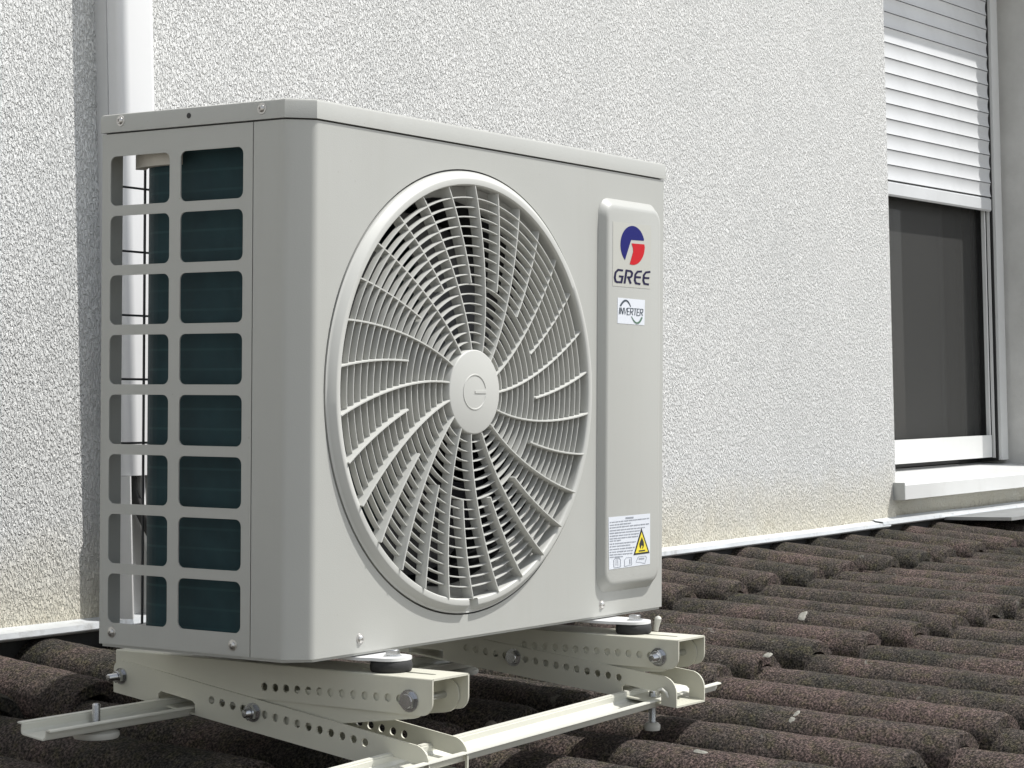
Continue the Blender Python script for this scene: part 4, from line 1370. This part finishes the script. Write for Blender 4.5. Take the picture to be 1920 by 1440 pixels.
# cross rails: shallow channel with outward lips
def rail(xa, xb, y, za, zb_, tilt, wd=0.037, hgt=0.0125):
    m_ = MB()
    t = 0.0015
    r_ = 0.004
    pr_ = [(-0.006, hgt - 0.0015), (-0.0055, hgt), (0.0, hgt), (0.0, r_), (0.0012, 0.0012), (r_, 0.0), (wd - r_, 0.0), (wd - 0.0012, 0.0012), (wd, r_), (wd, hgt), (wd + 0.0055, hgt), (wd + 0.006, hgt - 0.0015)]
    inn = [(wd + 0.0045, hgt - 0.0018), (wd - t, hgt - t - 0.0002), (wd - t, r_ + 0.0005), (wd - r_, t), (r_, t), (t, r_ + 0.0005), (t, hgt - t - 0.0002), (-0.0045, hgt - 0.0018)]
    lp = pr_ + inn
    n_ = len(lp)
    V = []
    for (x, z0) in ((xa, za), (xb, zb_)):
        for (u, v) in lp:
            V.append((x, y + u * cos(tilt) - v * sin(tilt), z0 + u * sin(tilt) + v * cos(tilt)))
    F = [(i, (i + 1) % n_, n_ + (i + 1) % n_, n_ + i) for i in range(n_)]
    # end caps as quads between outer and inner walls
    pairs = [(0, 19), (1, 18), (2, 18), (3, 17), (4, 17), (5, 16), (6, 15), (7, 14), (8, 14), (9, 13), (10, 13), (11, 12)]
    for a, b in zip(pairs[:-1], pairs[1:]):
        q = []
        for i in (a[0], b[0], b[1], a[1]):
            if i not in q:
                q.append(i)
        F.append(tuple(q))
        F.append(tuple(n_ + i for i in reversed(q)))
    m_.add(V, F)
    return m_.build('cross_rail', M['rail'], st, SS, 30)
rail(-0.125, 0.700, 0.232, -0.0868, -0.0868, radians(7.0))
rail(-0.200, 0.716, -0.092, -0.1245, -0.1005, radians(6.2), 0.042)

def stud_foot(x, y, zrail, top, drop, pad=1.0):
    m_ = MB()
    pr_ = [(0.0042, zrail - drop)]
    h = zrail - drop
    while h < top - 0.002:
        pr_ += [(0.0046, h + 0.0006), (0.0040, h + 0.0012)]
        h += 0.0012
    pr_ += [(0.0034, top), (0.0001, top)]
    m_.lathe(pr_, 14, Matrix.Translation((x, y, 0)))
    m_.build('threaded_stud', M['zinc'], st, SS, 30)
    m_ = MB()
    z = zrail - drop
    m_.lathe([(0.0001, z + 0.0045), (0.018, z + 0.004), (0.0245, z + 0.001), (0.025, z - 0.003), (0.0235, z - 0.0055), (0.0001, z - 0.0055)], 32, Matrix.Translation((x, y, 0)) @ Matrix.Diagonal((pad, pad, 1, 1)))
    m_.build('foot_pad', M['rubber_pale'], st, SS, 40)
stud_foot(-0.028, 0.256, -0.0845, -0.0600, 0.0065)
stud_foot(0.640, 0.252, -0.0845, -0.0650, 0.006)
stud_foot(0.590, -0.072, -0.103, -0.0880, 0.027, 0.40)
stud_foot(0.115, -0.070, -0.114, -0.1000, 0.012)

# small buckled clips where the front rail passes through the right beam
m_ = MB()
m_.tube([(0.5580, -0.0985, -0.0865), (0.5560, -0.100, -0.0810), (0.5560, -0.105, -0.0795), (0.5570, -0.110, -0.0830), (0.558, -0.111, -0.0890)], 0.0022, 8)
m_.build('rail_clip', M['rail'], st, SS, 60)

# ---- lichen and mortar bits lying on the tiles
def blob(seed, sx, sy, sz):
    rg = random.Random(seed)
    NA, NR = 16, 4
    V = [(0, 0, sz)]
    F = []
    for k in range(1, NR + 1):
        for i in range(NA):
            a = 2 * pi * i / NA
            rr2 = k / NR * (1 + 0.42 * noise.noise(Vector((cos(a) * 1.7, sin(a) * 1.7, seed * 3.7))) + 0.15 * noise.noise(Vector((cos(a) * 5, sin(a) * 5, seed))))
            z = sz * (1 - (k / NR) ** 3) + noise.noise(Vector((cos(a) * k * 2, sin(a) * k * 2, seed))) * sz * 0.5
            if k == NR:
                z = -0.0015
            V.append((sx * rr2 * cos(a), sy * rr2 * sin(a), z))
    for i in range(NA):
        F.append((0, 1 + i, 1 + (i + 1) % NA))
    for k in range(NR - 1):
        for i in range(NA):
            j = (i + 1) % NA
            F.append((1 + k * NA + i, 1 + (k + 1) * NA + i, 1 + (k + 1) * NA + j, 1 + k * NA + j))
    mb = MB()
    mb.add(V, F)
    return mb
def surf(x, y):
    """height and sideways tilt of the tile surface at a point"""
    c = 0
    for k in range(5):
        if y >= 0.535 - GAUGE * k:
            c = k
            break
    yn = 0.535 - GAUGE * c
    i = round((x - 0.045 - (0.012 if c == 0 else 0)) / TP)
    dx = x - (0.045 + TP * i + (0.012 if c == 0 else 0))
    if dx < -0.0505:
        dx += TP
    zb_ = crest(yn) - CREST + tan(TILE_SLOPE) * (y - yn)
    if abs(dx) < 0.0505:
        s_ = sqrt(max(0, 1 - (dx / 0.0505) ** 2))
        return zb_ + CREST * s_ ** 0.85, dx / 0.0505
    return zb_ - 0.002, 0
PATCH = [(1.6459, 0.2904, 0.0154, 0.0098, 'lichen'), (1.1669, 0.0982, 0.0084, 0.007, 'lichen'), (0.835, -0.1205, 0.0154, 0.0056, 'lichen'), (0.5021, -0.1639, 0.021, 0.014, 'lichen'), (0.3447, 0.7386, 0.0196, 0.014, 'mortar'), (0.3768, 0.7006, 0.0112, 0.0042, 'mortar'), (0.4894, 0.1163, 0.0084, 0.0084, 'mortar')]
for k, (x, y, sx, sy, kind) in enumerate(PATCH):
    z, t = surf(x, y)
    mb = blob(k + 1, sx, sy, 0.0005 if kind == 'lichen' else 0.004)
    o = mb.build('lichen_patch' if kind == 'lichen' else 'mortar_crumb', M['lichen'] if kind == 'lichen' else M['mortar'], roof, None, 60)
    o.location = (x, y, z + 0.0002)
    o.rotation_euler = (TILE_SLOPE, math.asin(max(-.9, min(.9, t))) * 0.9, 0)
